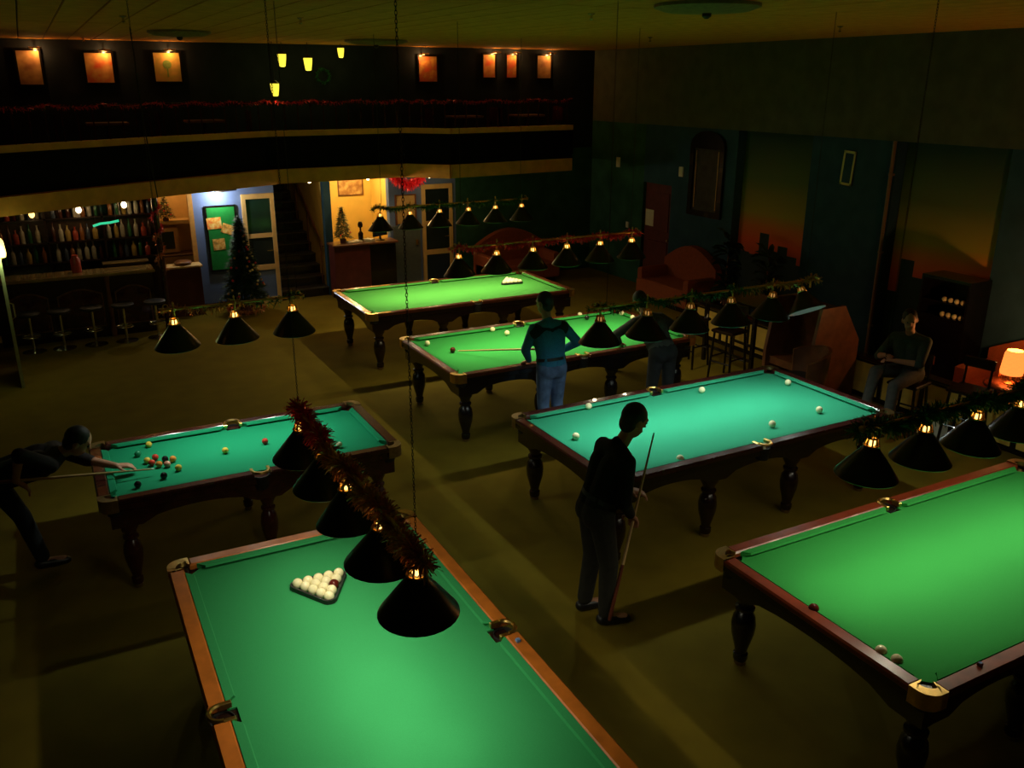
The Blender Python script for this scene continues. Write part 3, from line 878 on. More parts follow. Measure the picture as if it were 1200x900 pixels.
# orange sofas
def sofa(label, x, y, rz, w=1.5):
    o = empty('high_back_sofa', label, 'sofa', (x, y, 0), rz, 'orange sofas along the walls')
    MB().bbox(-w / 2, w / 2, -.38, .30, .10, .42, .03).build('seat', sofa_orange, o)
    prof = [(-w / 2, .1), (w / 2, .1), (w / 2, .75)]
    for k in range(1, 10):
        a = k / 10
        prof.append((w / 2 - w * a, .75 + .32 * math.sin(PI * a)))
    prof.append((-w / 2, .75))
    MB().prism_dir(prof, (0, .26, 0), (1, 0, 0), (0, 0, 1), (0, 1, 0), 0, .16).build('backrest', sofa_orange, o)
    for s in (-1, 1):
        x0, x1 = sorted((s * w / 2, s * (w / 2 - .13)))
        MB().bbox(x0, x1, -.36, .26, .10, .62, .03).build('armrest', sofa_orange, o)
    MB().box(-w / 2 + .05, w / 2 - .05, -.3, .3, 0, .1).build('plinth', wood_black, o)
    return o
sofa('orange high-backed sofa against the dark green wall behind the farthest table', 8.55, 15.85, 0, 1.6)
sofa('orange high-backed sofa on the right wall beside the red door', 10.25, 12.72, -PI / 2, 1.5)
sofa('orange sofa near the right edge of the picture beside the glowing lamp', 10.15, 5.65, -PI / 2, 1.9)
# small table with lamp
lt_ = empty('side_table', 'small dark table carrying the glowing orange lamp at the right edge', 'table', (9.62, 5.78, 0))
MB().lathe([(.26, .60), (.27, .61), (.27, .63), (.25, .64)], 20).build('tabletop', wood_brown, lt_, smooth=40)
MB().lathe([(.16, 0), (.16, .02), (.035, .05), (.03, .60)], 14).build('pedestal', wood_black, lt_, smooth=40)
tl = empty('orange_lamp', 'glowing orange table lamp with fringed shade at the right edge', 'lamp', (9.62, 5.78, .64))
MB().lathe([(.06, 0), (.065, .012), (.02, .03), (.015, .14)], 14).build('base', brass_dull, tl, smooth=40)
MB().lathe([(.12, .12), (.125, .15), (.105, .36), (.085, .40)], 20, caps=False).build('lamp_shade', mat('lamp_orange', (1, .35, .08), .6, var=.2, scale=30, emit=(1, .24, .04), estr=1.6), tl, smooth=60)
MB().sphere((0, 0, .30), .062, 12, 8).build('bulb', mat('bulb_hot', (1, .9, .7), .4, emit=(1, .75, .4), estr=9), tl, smooth=180)
m = MB()
for k in range(24):
    a = 2 * PI * k / 24
    m.tube([(.12 * math.cos(a), .12 * math.sin(a), .12), (.121 * math.cos(a), .121 * math.sin(a), .06)], .003, 4)
m.build('fringe', tin_gold, tl)
light('POINT', 'lamp_light', (0, 0, .44), 26, (1, .42, .12), tl, size=.06)
# dark shelf cabinet with two rows of pale balls
cb = empty('ball_cabinet', 'dark cabinet with two rows of pale balls behind the seated man', 'cabinet', (10.38, 7.25, 0))
MB().box(-.12, .30, -.36, .36, 0, 1.0).build('body', wood_black, cb)
MB().box(.24, .30, -.36, .36, 1.0, 1.5).box(-.12, .24, -.36, -.33, 1.0, 1.5).box(-.12, .24, .33, .36, 1.0, 1.5).box(-.12, .30, -.36, .36, 1.5, 1.54).build('hutch', wood_black, cb)
for z in (1.0, 1.2):
    MB().box(-.10, .24, -.33, .33, z, z + .018).build('shelf', wood_black, cb)
for j, z in enumerate((1.018, 1.218)):
    for k in range(4):
        ball(10.32, 7.0 + k * .09, z, D, ball_white, 'pale ball on the %s shelf of the dark cabinet' % ('lower', 'upper')[j], 'balls on the cabinet shelves')
# seated man
wood_stool('dark wooden stool under the seated man by the yellow panels', 8.72, 6.42, .62)
W = PI + .25
person('man in dark greenish shirt seated on a stool, legs drawn up, hands in his lap', (8.78, 6.42, 0), (8.68, 6.42, .74), W, (-.06, .0, .46), (-.07, -.01, .18),
       {'l': (8.32, 6.34, .95), 'r': (8.34, 6.50, .97)}, {'l': ((8.25, 6.28, .26), W), 'r': ((8.12, 6.50, .40), W - .2)}, green_top, mat('trousers_grey', (.07, .07, .06), .9, var=.2), H=1.72, sleeve='half',
       elbow_poles={'l': Vector((.5, -1, -.6)), 'r': Vector((.5, 1, -.6))}, knee_poles={'l': Vector((-1, -.1, .8)), 'r': Vector((-1, .1, 1))}, head_dir=W + .5, belt=False, shoes=white_plastic)
wood_stool('empty dark stool between the seated man and the glowing orange lamp', 8.90, 5.78, .70)
# plant silhouettes
def plant(label, x, y, h, n, seed):
    rr = random.Random(seed)
    o = empty('potted_plant', label, 'plant', (x, y, 0))
    MB().lathe([(.14, 0), (.19, .3), (.20, .33), (.16, .33), (.15, .28)], 16).build('pot', wood_black, o, smooth=40)
    MB().tube([(0, 0, .25), (.02, .01, h * .8)], [.02, .012], 8).build('stem', wood_brown, o)
    lm = mat('plant_leaf', (0.010, 0.035, 0.015), 0.5, var=.4)
    lv = MB().add([(0, -.0, 0), (.10, .05, .03), (.22, .035, .02), (.30, 0, -.05), (.22, -.035, .02), (.10, -.05, .03), (.15, 0, .0)], [(0, 1, 6), (1, 2, 6), (2, 3, 6), (3, 4, 6), (4, 5, 6), (5, 0, 6)]).mesh('leaf', lm)
    for k in range(n):
        z = h * rr.uniform(.35, 1.0)
        link('leaf', lv, o, loc=(.015, .01, z), rot=(rr.uniform(-.4, .4), rr.uniform(-.9, .3), rr.uniform(0, 2 * PI)))
    return o
plant('tall dark leafy plant in front of the left sunset mural', 10.2, 11.35, 1.45, 60, 1)
plant('second dark leafy plant below the left sunset mural, nearer the blue pilaster', 10.25, 10.45, 1.3, 50, 2)

# ------------------------------------------------------------------ right wall fittings
def mural_mat():
    m = bpy.data.materials.new('sunset_mural'); m.use_nodes = True
    nt = m.node_tree; b = nt.nodes['Principled BSDF']; b.inputs['Roughness'].default_value = .8
    L = nt.links.new; NN = nt.nodes.new
    tc = NN('ShaderNodeTexCoord'); sp = NN('ShaderNodeSeparateXYZ'); L(tc.outputs['Object'], sp.inputs[0])
    mr = NN('ShaderNodeMapRange'); mr.inputs[1].default_value = .6; mr.inputs[2].default_value = 3.1; L(sp.outputs['Z'], mr.inputs[0])
    cr_ = NN('ShaderNodeValToRGB'); L(mr.outputs[0], cr_.inputs[0])
    e = cr_.color_ramp.elements
    e[0].position = 0; e[0].color = (.30, .05, .015, 1); e[1].position = 1; e[1].color = (.010, .045, .035, 1)
    for p, c in ((.30, (.90, .12, .03, 1)), (.40, (.75, .20, .03, 1)), (.49, (.42, .32, .03, 1)), (.72, (.11, .15, .05, 1))):
        q = e.new(p); q.color = c
    mu = NN('ShaderNodeMath'); mu.operation = 'MULTIPLY'; mu.inputs[1].default_value = 4.5; L(sp.outputs['Y'], mu.inputs[0])
    fl = NN('ShaderNodeMath'); fl.operation = 'FLOOR'; L(mu.outputs[0], fl.inputs[0])
    wn = NN('ShaderNodeTexWhiteNoise'); wn.noise_dimensions = '1D'; L(fl.outputs[0], wn.inputs['W'])
    hh = NN('ShaderNodeMapRange'); hh.inputs[3].default_value = .98; hh.inputs[4].default_value = 1.62; L(wn.outputs['Value'], hh.inputs[0])
    gt = NN('ShaderNodeMath'); gt.operation = 'LESS_THAN'; L(sp.outputs['Z'], gt.inputs[0]); L(hh.outputs[0], gt.inputs[1])
    mx = NN('ShaderNodeMix'); mx.data_type = 'RGBA'; L(gt.outputs[0], mx.inputs['Factor']); L(cr_.outputs[0], mx.inputs[6])
    mx.inputs[7].default_value = (.014, .04, .045, 1)
    L(mx.outputs[2], b.inputs['Base Color'])
    return m
mm = mural_mat()
for lab, (a, b) in zip(('sunset skyline mural in the niche beside the arched picture frame', 'sunset skyline mural in the niche behind the seated man', 'sunset skyline mural at the far right of the wall'), NICHE):
    o = MB().box(XR + .17, XR + .20, a + .01, b - .01, .3, 3.17).build('mural', mm)
    tag(o, lab, 'mural')
af = empty('arched_picture', 'dark arched picture frame on the right wall between the red door and the mural', 'picture', (XR, 12.62, 1.62))
outer = [(-.46, 0), (.46, 0), (.46, 1.25)] + [(.46 * math.cos(PI * k / 8), 1.25 + .26 * math.sin(PI * k / 8)) for k in range(1, 8)] + [(-.46, 1.25)]
inner = [(-.36, .1), (.36, .1), (.36, 1.2)] + [(.36 * math.cos(PI * k / 8), 1.2 + .0 * math.sin(PI * k / 8)) for k in range(1, 8)] + [(-.36, 1.2)]
m = MB()
ro = [[(-d, a, b) for a, b in pp] for pp, d in ((outer, 0), (outer, .05), (inner, .05), (inner, .01))]
m.rings(ro, caps=False).build('frame', wood_black, af)
MB().box(-.015, -.005, -.37, .37, .08, 1.22).build('canvas', mat('dark_canvas', (.03, .028, .018), .7, var=.5, scale=6), af)
MB().torus((-.03, 0, .65), .001, .001, 4, 4)
for s in (-1, 1): MB().box(-.03, -.012, s * .30 - .008, s * .30 + .008, .14, 1.16).build('inner_slip', brass_dull, af)
d3 = MB().box(.02, .07, -.45, .45, 0, 2.07).build('door_3', door_red)
d3.location = (XR + .05, 14.07, 0); struct(d3)
for zz in (.2, 1.15):
    MB().bbox(-.0, .025, -.33, .33, zz, zz + .75, .01).build('door_panel', door_red, d3)
MB().box(-.04, .0, -.02, .02, 1.0, 1.02).sphere((-.05, 0, 1.01), .03, 10, 6).build('door_handle', brass_dull, d3).location = (.02, -.38, 0)
o = MB().box(-.006, 0, -.13, .13, 0, .32).build('notice_sheet', paper); o.location = (XR + .05, 14.33, 1.22)
tag(o, 'pale paper notice stuck on the red door', 'notice')
def plate(name, x, y, z, w, h, lab, cat):
    o = empty(name, lab, cat, (x, y, z))
    MB().bbox(-.02, 0, -w / 2, w / 2, -h / 2, h / 2, .004).build('cover', white_plastic, o)
    MB().box(-.028, -.02, -w / 4, w / 4, -h / 4, h / 4).build('button', paper, o)
plate('wall_box', XR, 15.42, 2.38, .12, .20, 'small pale wall box high near the back corner', 'wall box')
plate('wall_box', XR, 13.35, 2.36, .12, .18, 'small pale wall box beside the arched picture frame', 'wall box')
plate('light_switch', XR, 15.0, 1.15, .09, .12, 'small pale light switch on the right wall left of the red door', 'switch')
sg = empty('hanging_sign', 'upright sign with a yellow-green outline on the blue pilaster', 'sign', (XR - .012, 9.45, 2.74), 0)
sg.rotation_euler = (.06, 0, 0)
MB().box(-.008, .008, -.11, .11, -.25, .25).build('board', wall_slate, sg)
sm = mat('sign_line', (.55, .62, .22), .6, var=.05)
m = MB()
m.box(-.014, -.008, -.11, .11, .215, .25).box(-.014, -.008, -.11, .11, -.25, -.215).box(-.014, -.008, -.11, -.08, -.25, .25).box(-.014, -.008, .08, .11, -.25, .25)
m.build('outline', sm, sg)
pp_ = MB().tube([(0, 0, 0), (0, 0, 3.17)], .025, 10)
for z in (.5, 1.6, 2.7): pp_.box(-.01, .05, -.035, .035, z, z + .03)
o = pp_.build('wall_pipe', mat('pipe_brown', (.22, .13, .06), .5, var=.1)); o.location = (XR - .04, 8.66, 0)
tag(o, 'thin brown vertical pipe between the blue pilaster and the mural', 'pipe')
o = MB().bbox(-.10, .10, -.05, .05, 0, .26, .02).build('paper_bag', paper); o.location = (8.93, 6.08, 0); o.rotation_euler = (0, 0, 1.0)
tag(o, 'pale paper bag on the floor in front of the yellow panels', 'bag')
# dark doors below, ceiling fittings
def ceiling_disc(lab, x, y, r):
    o = empty('ceiling_fixture', lab, 'ceiling light', (x, y, CEIL))
    MB().lathe([(r, -.005), (r, -.03), (r * .8, -.06), (r * .3, -.075)], 28).build('dish', mat('fixture_dark', (.22, .17, .06), .6, var=.2), o, smooth=50)
    MB().lathe([(.04, -.075), (.04, -.10), (.015, -.12)], 12).build('knob', iron, o, smooth=50)
ceiling_disc('large dark round ceiling fixture at the top edge right of centre', 5.25, 6.35, .45)
ceiling_disc('flat dark round ceiling fixture above the balcony front', 5.1, 14.2, .5)
ceiling_disc('flat dark round ceiling fixture at upper left before the balcony pictures', 1.95, 13.0, .4)
hk = MB().lathe([(.035, 0), (.035, -.012), (.012, -.02), (.012, -.05), (.02, -.06), (.002, -.07)], 12).mesh('sprinkler', chrome, 40)
for x, y, w in ((1.02, 10.32, 'above the left tables'), (2.66, 9.67, 'left of the hanging chains'), (4.95, 7.69, 'above the teal table'), (8.21, 11.16, 'near the right wall above the red door'), (8.55, 7.93, 'near the right wall above the second mural'), (.95, 15.6, 'over the second balcony picture')):
    tag(link('sprinkler_head', hk, loc=(x, y, CEIL)), 'small pale sprinkler head on the ceiling ' + w, 'sprinkler', 'sprinkler heads on the ceiling')
# ------------------------------------------------------------------ balcony
Q = [(-1.58, 12.7), (-.45, 13.35), (1.75, 14.65), (3.55, 15.5), (6.05, 15.6), (6.7, 14.95), (9.45, 15.25)]
bal = empty('balcony', 'long dark balcony with two tan bands across the back of the hall', 'balcony', (0, YB, 2.62))
def V2(p): return Vector((p[0], p[1] - YB))
def seg_prism(a, b, off0, off1, z0, z1):
    """strip along a-b, from off0 to off1 behind the front line"""
    a, b = V2(a), V2(b); d = (b - a).normalized(); n = Vector((-d.y, d.x))
    return [tuple(a + n * off0), tuple(b + n * off0), tuple(b + n * off1), tuple(a + n * off1)], z0, z1
def rel(z): return z - 2.62
floor_poly = [tuple(V2(p)) for p in Q] + [(9.45, 0), (-1.58, 0)]
MB().prism(floor_poly, rel(2.34), rel(2.60)).build('deck', panel_dark, bal)
for si, (a, b) in enumerate(zip(Q[:-1], Q[1:])):
    fo = (-.16, -.16, -.16, -.09, -.09, -.02)[si]
    pz = seg_prism(a, b, fo, max(fo + .06, .03), rel(2.28), rel(2.52)); MB().prism(*pz).build('fascia', tan_fascia, bal)
    pz = seg_prism(a, b, .02, .06, rel(2.52), rel(3.06)); MB().prism(*pz).build('parapet_panel', panel_dark, bal)
    pz = seg_prism(a, b, -.03, .09, rel(3.06), rel(3.15)); MB().prism(*pz).build('cap_band', tan_fascia, bal)
    pz = seg_prism(a, b, .0, .06, rel(3.58), rel(3.63)); MB().prism(*pz).build('top_rail', wood_mahog, bal)
    A_, B_ = V2(a), V2(b); L_ = (B_ - A_).length; n_ = max(2, int(L_ / .22))
    for k in range(n_):
        p = A_.lerp(B_, (k + .5) / n_)
        d = (B_ - A_).normalized(); nn = Vector((-d.y, d.x)) * .03
        q = p + nn
        MB().box(q.x - .009, q.x + .009, q.y - .009, q.y + .009, rel(3.15), rel(3.58)).build('baluster', wood_mahog, bal)
    tinsel([tuple(A_.lerp(B_, k / 12)) + (rel(3.64) - .04 * abs(math.sin(k * PI / 4)),) for k in range(13)], int(L_ * 260), .05, (tin_red,), bal, int(L_ * 100), 'rail_tinsel')
MB().prism(seg_prism((9.45, 15.25), (9.45, YB), -.03, .03, 0, 0)[0], rel(2.40), rel(2.55)).prism(seg_prism((9.45, 15.25), (9.45, YB), -.03, .03, 0, 0)[0], rel(2.6), rel(3.15)).build('end_panel', panel_dark, bal)
# balcony pictures with lamps
def art_mat(name, c1, c2, c3, sc):
    m = bpy.data.materials.new(name); m.use_nodes = True
    nt = m.node_tree; b = nt.nodes['Principled BSDF']; b.inputs['Roughness'].default_value = .7
    tc = nt.nodes.new('ShaderNodeTexCoord'); nz = nt.nodes.new('ShaderNodeTexVoronoi'); nz.inputs['Scale'].default_value = sc
    n2 = nt.nodes.new('ShaderNodeTexNoise'); n2.inputs['Scale'].default_value = sc
    nt.links.new(tc.outputs['Object'], n2.inputs['Vector'])
    rp = nt.nodes.new('ShaderNodeValToRGB'); e = rp.color_ramp.elements
    e[0].position = .35; e[0].color = c1 + (1,); e[1].position = .66; e[1].color = c2 + (1,); q = e.new(.5); q.color = c3 + (1,)
    nt.links.new(n2.outputs['Fac'], rp.inputs['Fac']); nt.links.new(rp.outputs[0], b.inputs['Base Color'])
    return m
arts = [art_mat('art_a', (.25, .10, .04), (.55, .30, .10), (.4, .2, .07), 5), art_mat('art_b', (.60, .08, .02), (.75, .38, .10), (.6, .24, .06), 5),
        art_mat('art_c', (.62, .30, .07), (.70, .36, .09), (.45, .30, .05), 4), art_mat('art_d', (.6, .08, .02), (.62, .32, .06), (.45, .12, .03), 6)]
def picture(lab, x0, x1, z0, z1, art, lx, grp='lit pictures on the balcony wall'):
    w, h = x1 - x0, z1 - z0
    o = empty('framed_picture', lab, 'picture', ((x0 + x1) / 2, YB, z0), 0, grp)
    t = .03
    MB().box(-w / 2, w / 2, -.035, 0, 0, t).box(-w / 2, w / 2, -.035, 0, h - t, h).box(-w / 2, -w / 2 + t, -.035, 0, t, h - t).box(w / 2 - t, w / 2, -.035, 0, t, h - t).build('frame', wood_black, o)
    MB().box(-w / 2 + t, w / 2 - t, -.012, 0, t, h - t).build('canvas', art, o)
    lp_ = MB().tube([(lx - .09, -.16, h + .01), (lx + .09, -.16, h + .01)], .014, 8).tube([(lx, -.16, h + .012), (lx, -.08, h + .03), (lx, 0, h - .01)], .006, 6).build('picture_light', brass_dull, o, smooth=50)
    light('POINT', 'picture_glow', (lx, -.11, h - .03), 3.2, (1, .48, .15), lp_, size=.02)
    return o
PZ0, PZ1 = 3.90, 4.43
picture('dim orange picture at the far left of the balcony wall', -.02, .36, 3.86, 4.42, arts[0], .12)
picture('orange and red picture, second from the left on the balcony wall', .94, 1.40, 3.89, 4.40, arts[1], .10)
pc = picture('tan picture with a small green tree shape, third from the left on the balcony wall', 1.98, 2.45, 3.91, 4.42, arts[2], .05)
gt_ = mat('art_green', (.18, .26, .05), .7, var=.2)
MB().lathe([(.07, 0), (.07, .004)], 14).build('tree_shape', gt_, pc).rotation_euler = (PI / 2, 0, 0)
pc.children[-1].location = (.0, -.012, .30)
MB().box(-.012, .012, -.016, -.012, .10, .25).build('trunk_shape', gt_, pc)
picture('red and orange picture alone right of the balcony middle', 6.70, 7.13, 3.92, 4.43, arts[3], -.12)
picture('narrow orange picture, left of the right-hand group of three', 8.06, 8.38, 4.00, 4.48, arts[1], .10)
picture('narrow orange picture, middle of the right-hand group of three', 8.58, 8.86, 4.00, 4.48, arts[3], .06)
picture('narrow orange picture, right of the right-hand group of three', 9.28, 9.66, 3.99, 4.48, arts[0], .10)
# yellow pendant lanterns above the balcony rail
yl = mat('lantern_yellow', (.9, .8, .15), .4, var=.1, emit=(.95, .78, .06), estr=1.3)
for lab, x, y, z in (('yellow glass pendant over the balcony, upper left of the four', 3.97, 15.75, 4.18), ('yellow glass pendant over the balcony, large and high beside a hanging chain', 4.37, 15.6, 4.12),
                     ('yellow glass pendant over the balcony, lowest of the four', 3.75, 15.5, 3.71), ('yellow glass pendant over the balcony, smallest at right', 5.05, 15.9, 4.34)):
    o = empty('pendant_lantern', lab, 'pendant lamp', (x, y, z), 0, 'yellow pendants over the balcony')
    s = .8 if 'smallest' in lab else 1
    MB().lathe([(.035 * s, 0), (.05 * s, .01), (.068 * s, .12 * s), (.075 * s, .20 * s)], 14).build('glass', yl, o, smooth=50)
    MB().lathe([(.078 * s, .20 * s), (.05 * s, .235 * s), (.015, .25 * s)], 14).build('cap', iron, o, smooth=50)
    MB().tube([(0, 0, .25 * s), (0, 0, CEIL - z)], .006, 6).build('cord', iron, o)
    light('POINT', 'pendant_light', (0, 0, -.05), .8, (.9, .85, .25), o, size=.04)
# balcony tables and chairs
def cafe_table(lab, x, y, z):
    o = empty('cafe_table', lab, 'table', (x, y, z), 0, 'small tables on the balcony')
    MB().bbox(-.30, .30, -.22, .22, .70, .74, .008).build('tabletop', wood_brown, o)
    MB().lathe([(.18, 0), (.18, .02), (.03, .04), (.03, .70)], 12).build('pedestal', wood_black, o, smooth=40)
def cafe_chair(lab, x, y, z, rz):
    o = empty('cafe_chair', lab, 'chair', (x, y, z), rz, 'chairs on the balcony')
    MB().bbox(-.19, .19, -.19, .19, .42, .46, .01).build('seat', wood_mahog, o)
    for sx in (-1, 1):
        for sy in (-1, 1): MB().box(sx * .17 - .014, sx * .17 + .014, sy * .17 - .014, sy * .17 + .014, 0, .42 if sy < 0 else .88).build('leg', wood_mahog, o)
    MB().bbox(-.17, .17, .16, .185, .62, .88, .006).build('backrest', wood_mahog, o)
for i, (x, y, w) in enumerate(((1.1, 15.4, 'below the second picture from the left'), (2.6, 15.75, 'below the tan tree picture'), (7.35, 15.75, 'below the lone red picture'), (8.75, 15.85, 'below the three narrow pictures'))):
    cafe_table('small brown table on the balcony ' + w, x, y, 2.60)
    cafe_chair('dark red chair left of the balcony table ' + w, x - .55, y, 2.60, PI / 2)
    cafe_chair('dark red chair right of the balcony table ' + w, x + .55, y, 2.60, -PI / 2)
wre = empty('wreath', 'dim dark wreath hanging behind the balcony pendants', 'wreath', (4.85, YB - .07, 4.05))
tinsel([(.12 * math.cos(k * PI / 8), 0, .12 * math.sin(k * PI / 8)) for k in range(17)], 260, .05, (tin_green,), wre, 77)
# spot lamps under the balcony
for lab, x, y in (('small glowing spot lamp under the balcony above the staircase', 4.24, 15.58), ('small glowing spot lamp under the balcony above the reception opening', 5.33, 15.62), ('small glowing spot lamp under the balcony above the blue door', 6.46, 15.42)):
    o = empty('spot_lamp', lab, 'spot lamp', (x, y, 2.36), 0, 'spot lamps under the balcony')
    MB().lathe([(.055, -.02), (.058, -.05), (.04, -.06), (.03, -.06)], 14).build('housing', brass_dull, o, smooth=40)
    MB().sphere((0, 0, -.075), .036, 12, 8).build('bulb', bulb_warm, o, smooth=180)
    light('POINT', 'spot_light', (0, 0, -.14), 9, (1, .62, .25), o, size=.04)

# ------------------------------------------------------------------ bar
bar = empty('bar_counter', 'dark panelled bar counter with stools under the balcony at the left', 'bar counter', (.5, 15.4, 0))
MB().box(-1.35, .94, -.12, .22, 0, 1.0).build('body', wood_dark, bar)
MB().bbox(-1.4, .98, -.24, .26, 1.0, 1.05, .012).build('worktop', mat('bar_top', (.30, .20, .07), .25, var=.25, scale=6, coat=.5), bar)
m_ = []
def arched_panel(u0, u1):
    pts = [(u0, .18), (u1, .18), (u1, .72)]
    for k in range(1, 8): pts.append((u1 + (u0 - u1) * k / 8, .72 + .10 * math.sin(PI * k / 8)))
    return pts + [(u0, .72)]
def ring_panel(u0, u1, t=.02):
    o_ = arched_panel(u0, u1); i_ = [((a - (u0 + u1) / 2) * (1 - 2 * t / (u1 - u0)) + (u0 + u1) / 2, (b - .47) * .94 + .47) for a, b in o_]
    m = MB(); m.rings([[(a, -d, b) for a, b in pp] for pp, d in ((o_, .12), (o_, .145), (i_, .145), (i_, .12))], caps=False)
    return m
for u0, u1 in ((-1.2, -.62), (-.50, .16), (.34, .88)):
    MB().prism_dir(arched_panel(u0 + .03, u1 - .03), (0, -.12, 0), (1, 0, 0), (0, 0, 1), (0, -1, 0), 0, .01).build('panel', wood_mahog, bar)
    ring_panel(u0, u1).build('panel_moulding', wood_brown, bar)
MB().lathe([(.04, 0), (.045, .1), (.03, .2), (.04, .5), (.028, .8), (.042, .95), (.042, 1.0)], 12, (.25, -.15, 0)).build('pilaster', wood_brown, bar, smooth=40)
for i, x in enumerate((-.42, .0, .45, .90, 1.38)):
    stool('bar_stool', ('bar stool at the far left end of the bar', 'bar stool before the left arched bar panel', 'bar stool beside the bar pilaster', 'bar stool before the right arched bar panel', 'bar stool at the right end of the bar')[i], x, 14.82, .62, leather_black, chrome, 'stools along the bar')
# back shelves with bottles
sh_ = empty('bottle_shelf', 'dark back-bar shelf unit full of bottles behind the counter', 'shelf', (.5, 16.3, 0))
MB().box(-1.5, 1.2, .08, .13, .8, 2.35).build('back_panel', mat('mirror_dark', (.05, .03, .02), .25, var=.3), sh_)
SHZ = (1.12, 1.45, 1.83)
for z in SHZ: MB().box(-1.5, 1.2, -.17, .08, z - .025, z).build('shelf', wood_dark, sh_)
MB().box(-1.5, 1.2, -.2, .1, .0, .95).build('base_cabinet', wood_dark, sh_)
for x in (-.5, .35, 1.17): MB().box(x, x + .03, -.17, .08, .95, 2.3).build('upright', wood_dark, sh_)
bot_cols = [(.35, .12, .03), (.03, .14, .05), (.5, .33, .08), (.45, .40, .30), (.10, .03, .02), (.5, .07, .04), (.6, .55, .42), (.08, .10, .16)]
bots = []
for i, c in enumerate(bot_cols):
    bm_ = mat('bottle_%d' % i, tuple(q * .6 for q in c), .12, var=.15, scale=25, trans=.15)
    hgt = (.27, .30, .25, .29, .31, .22, .28, .26)[i]; r_ = (.036, .034, .042, .038, .035, .046, .037, .033)[i]
    bots.append(MB().lathe([(r_ * .9, 0), (r_, .01), (r_, hgt * .58), (r_ * .75, hgt * .68), (r_ * .36, hgt * .76), (r_ * .34, hgt * .94), (r_ * .42, hgt * .945), (r_ * .42, hgt)], 10).mesh('bottle', bm_, 40))
rb = random.Random(3)
for zi, z in enumerate(SHZ):
    x = -.75
    while x < 1.62:
        if not any(abs(x - (.5 + u + .015)) < .05 for u in (-.5, .35, 1.17)):
            y = 16.3 + rb.uniform(-.12, -.04)
            bi = rb.randrange(8)
            o = link('bottle', bots[bi], loc=(x, y, z), rot=(0, 0, rb.uniform(0, 6)))
            bay = 'left' if x < 0 else ('middle' if x < .85 else 'right')
            tag(o, '%s bottle in the %s bay of the %s back-bar shelf' % (('brown', 'green', 'amber', 'pale', 'dark', 'squat red', 'cream', 'slate')[bi], bay, ('lowest', 'middle', 'top')[zi]), 'bottle', 'bottles on the %s bar shelf' % ('lowest', 'middle', 'top')[zi])
        x += rb.uniform(.092, .12)
# counter items
o = MB().lathe([(.07, 0), (.075, .02), (.075, .20), (.05, .24), (.05, .27)], 16).build('red_jar', mat('jar_red', (.45, .05, .03), .3, var=.2), smooth=40); o.location = (.35, 15.5, 1.05)
tag(o, 'round red jar standing on the bar counter', 'jar')
o = MB().bbox(-.35, .35, -.1, .1, 0, .02, .004).build('bar_tray', brass_dull); o.location = (1.1, 15.75, 1.10); tag(o, 'long pale tray behind the right part of the bar', 'tray')
o = MB().box(-.3, .3, -.09, .09, 0, 1.10).build('bar_sink_unit', wood_dark); o.location = (1.1, 15.77, 0); tag(o, 'dark low unit behind the right part of the bar counter', 'cabinet')
for lab, x, y, z, e in (('bright bare bulb hanging over the middle of the bar', .52, 15.78, 1.99, 2.0), ('bright bare bulb hanging over the right part of the bar', 1.2, 15.78, 2.03, 1.8), ('dimmer bulb hanging over the left part of the bar', -.15, 15.78, 1.96, .9)):
    o = empty('bar_pendant', lab, 'pendant lamp', (x, y, z), 0, 'bulbs over the bar')
    MB().sphere((0, 0, 0), .042, 12, 8, 1.25).build('bulb', bulb_warm if e > 1 else glow_amber, o, smooth=180)
    MB().lathe([(.018, .045), (.022, .10), (.008, .12)], 10).build('socket', brass_dull, o, smooth=40)
    MB().tube([(0, 0, .11), (0, 0, 2.36 - z)], .005, 6).build('cord', iron, o)
    light('POINT', 'bar_light', (0, 0, -.09), e, (1, .6, .25), o, size=.04)
nt_ = MB().tube([(-.19, 0, -.02), (-.08, .0, .012), (.06, 0, .018), (.19, 0, .04)], .018, 8).build('neon_tube', mat('neon_green', (.05, .6, .3), .4, emit=(.05, .8, .38), estr=.8), smooth=60)
nt_.location = (.86, 15.2, 1.82); MB().tube([(-.15, 0, .0), (-.15, 0, .52)], .003, 5).tube([(.15, 0, .04), (.15, 0, .52)], .003, 5).build('cord', iron, nt_); tag(nt_, 'short green glowing tube hanging over the bar', 'neon light')
wl = empty('wall_lamp', 'yellow glowing lamp at the left edge by the door', 'wall lamp', (-.55, 13.06, 1.78))
MB().lathe([(.05, 0), (.06, .05), (.05, .2), (.03, .24)], 14).build('lamp_glass', mat('lamp_yellow', (1, .8, .3), .4, emit=(1, .72, .2), estr=2.2), wl, smooth=50)
MB().box(-.06, .0, -.02, .02, -.03, .0).box(-.07, -.05, -.04, .04, -.1, .1).build('bracket', brass_dull, wl)
light('POINT', 'wall_lamp_light', (.02, -.10, .06), 7.0, (.85, 1, .35), wl, size=.05)
# column with red garland at the end of the bar
cl = empty('bar_column', 'dark column wound with red garland at the right end of the bar', 'column', (1.62, 15.35, 0))
MB().lathe([(.07, 0), (.06, .1), (.05, .3), (.05, 2.2), (.07, 2.33)], 14).build('shaft', wood_mahog, cl, smooth=40)
tinsel([(.06 * math.cos(k * .9), .06 * math.sin(k * .9), 1.0 + k * .05) for k in range(26)], 900, .07, (tin_copper, tin_red), cl, 91)
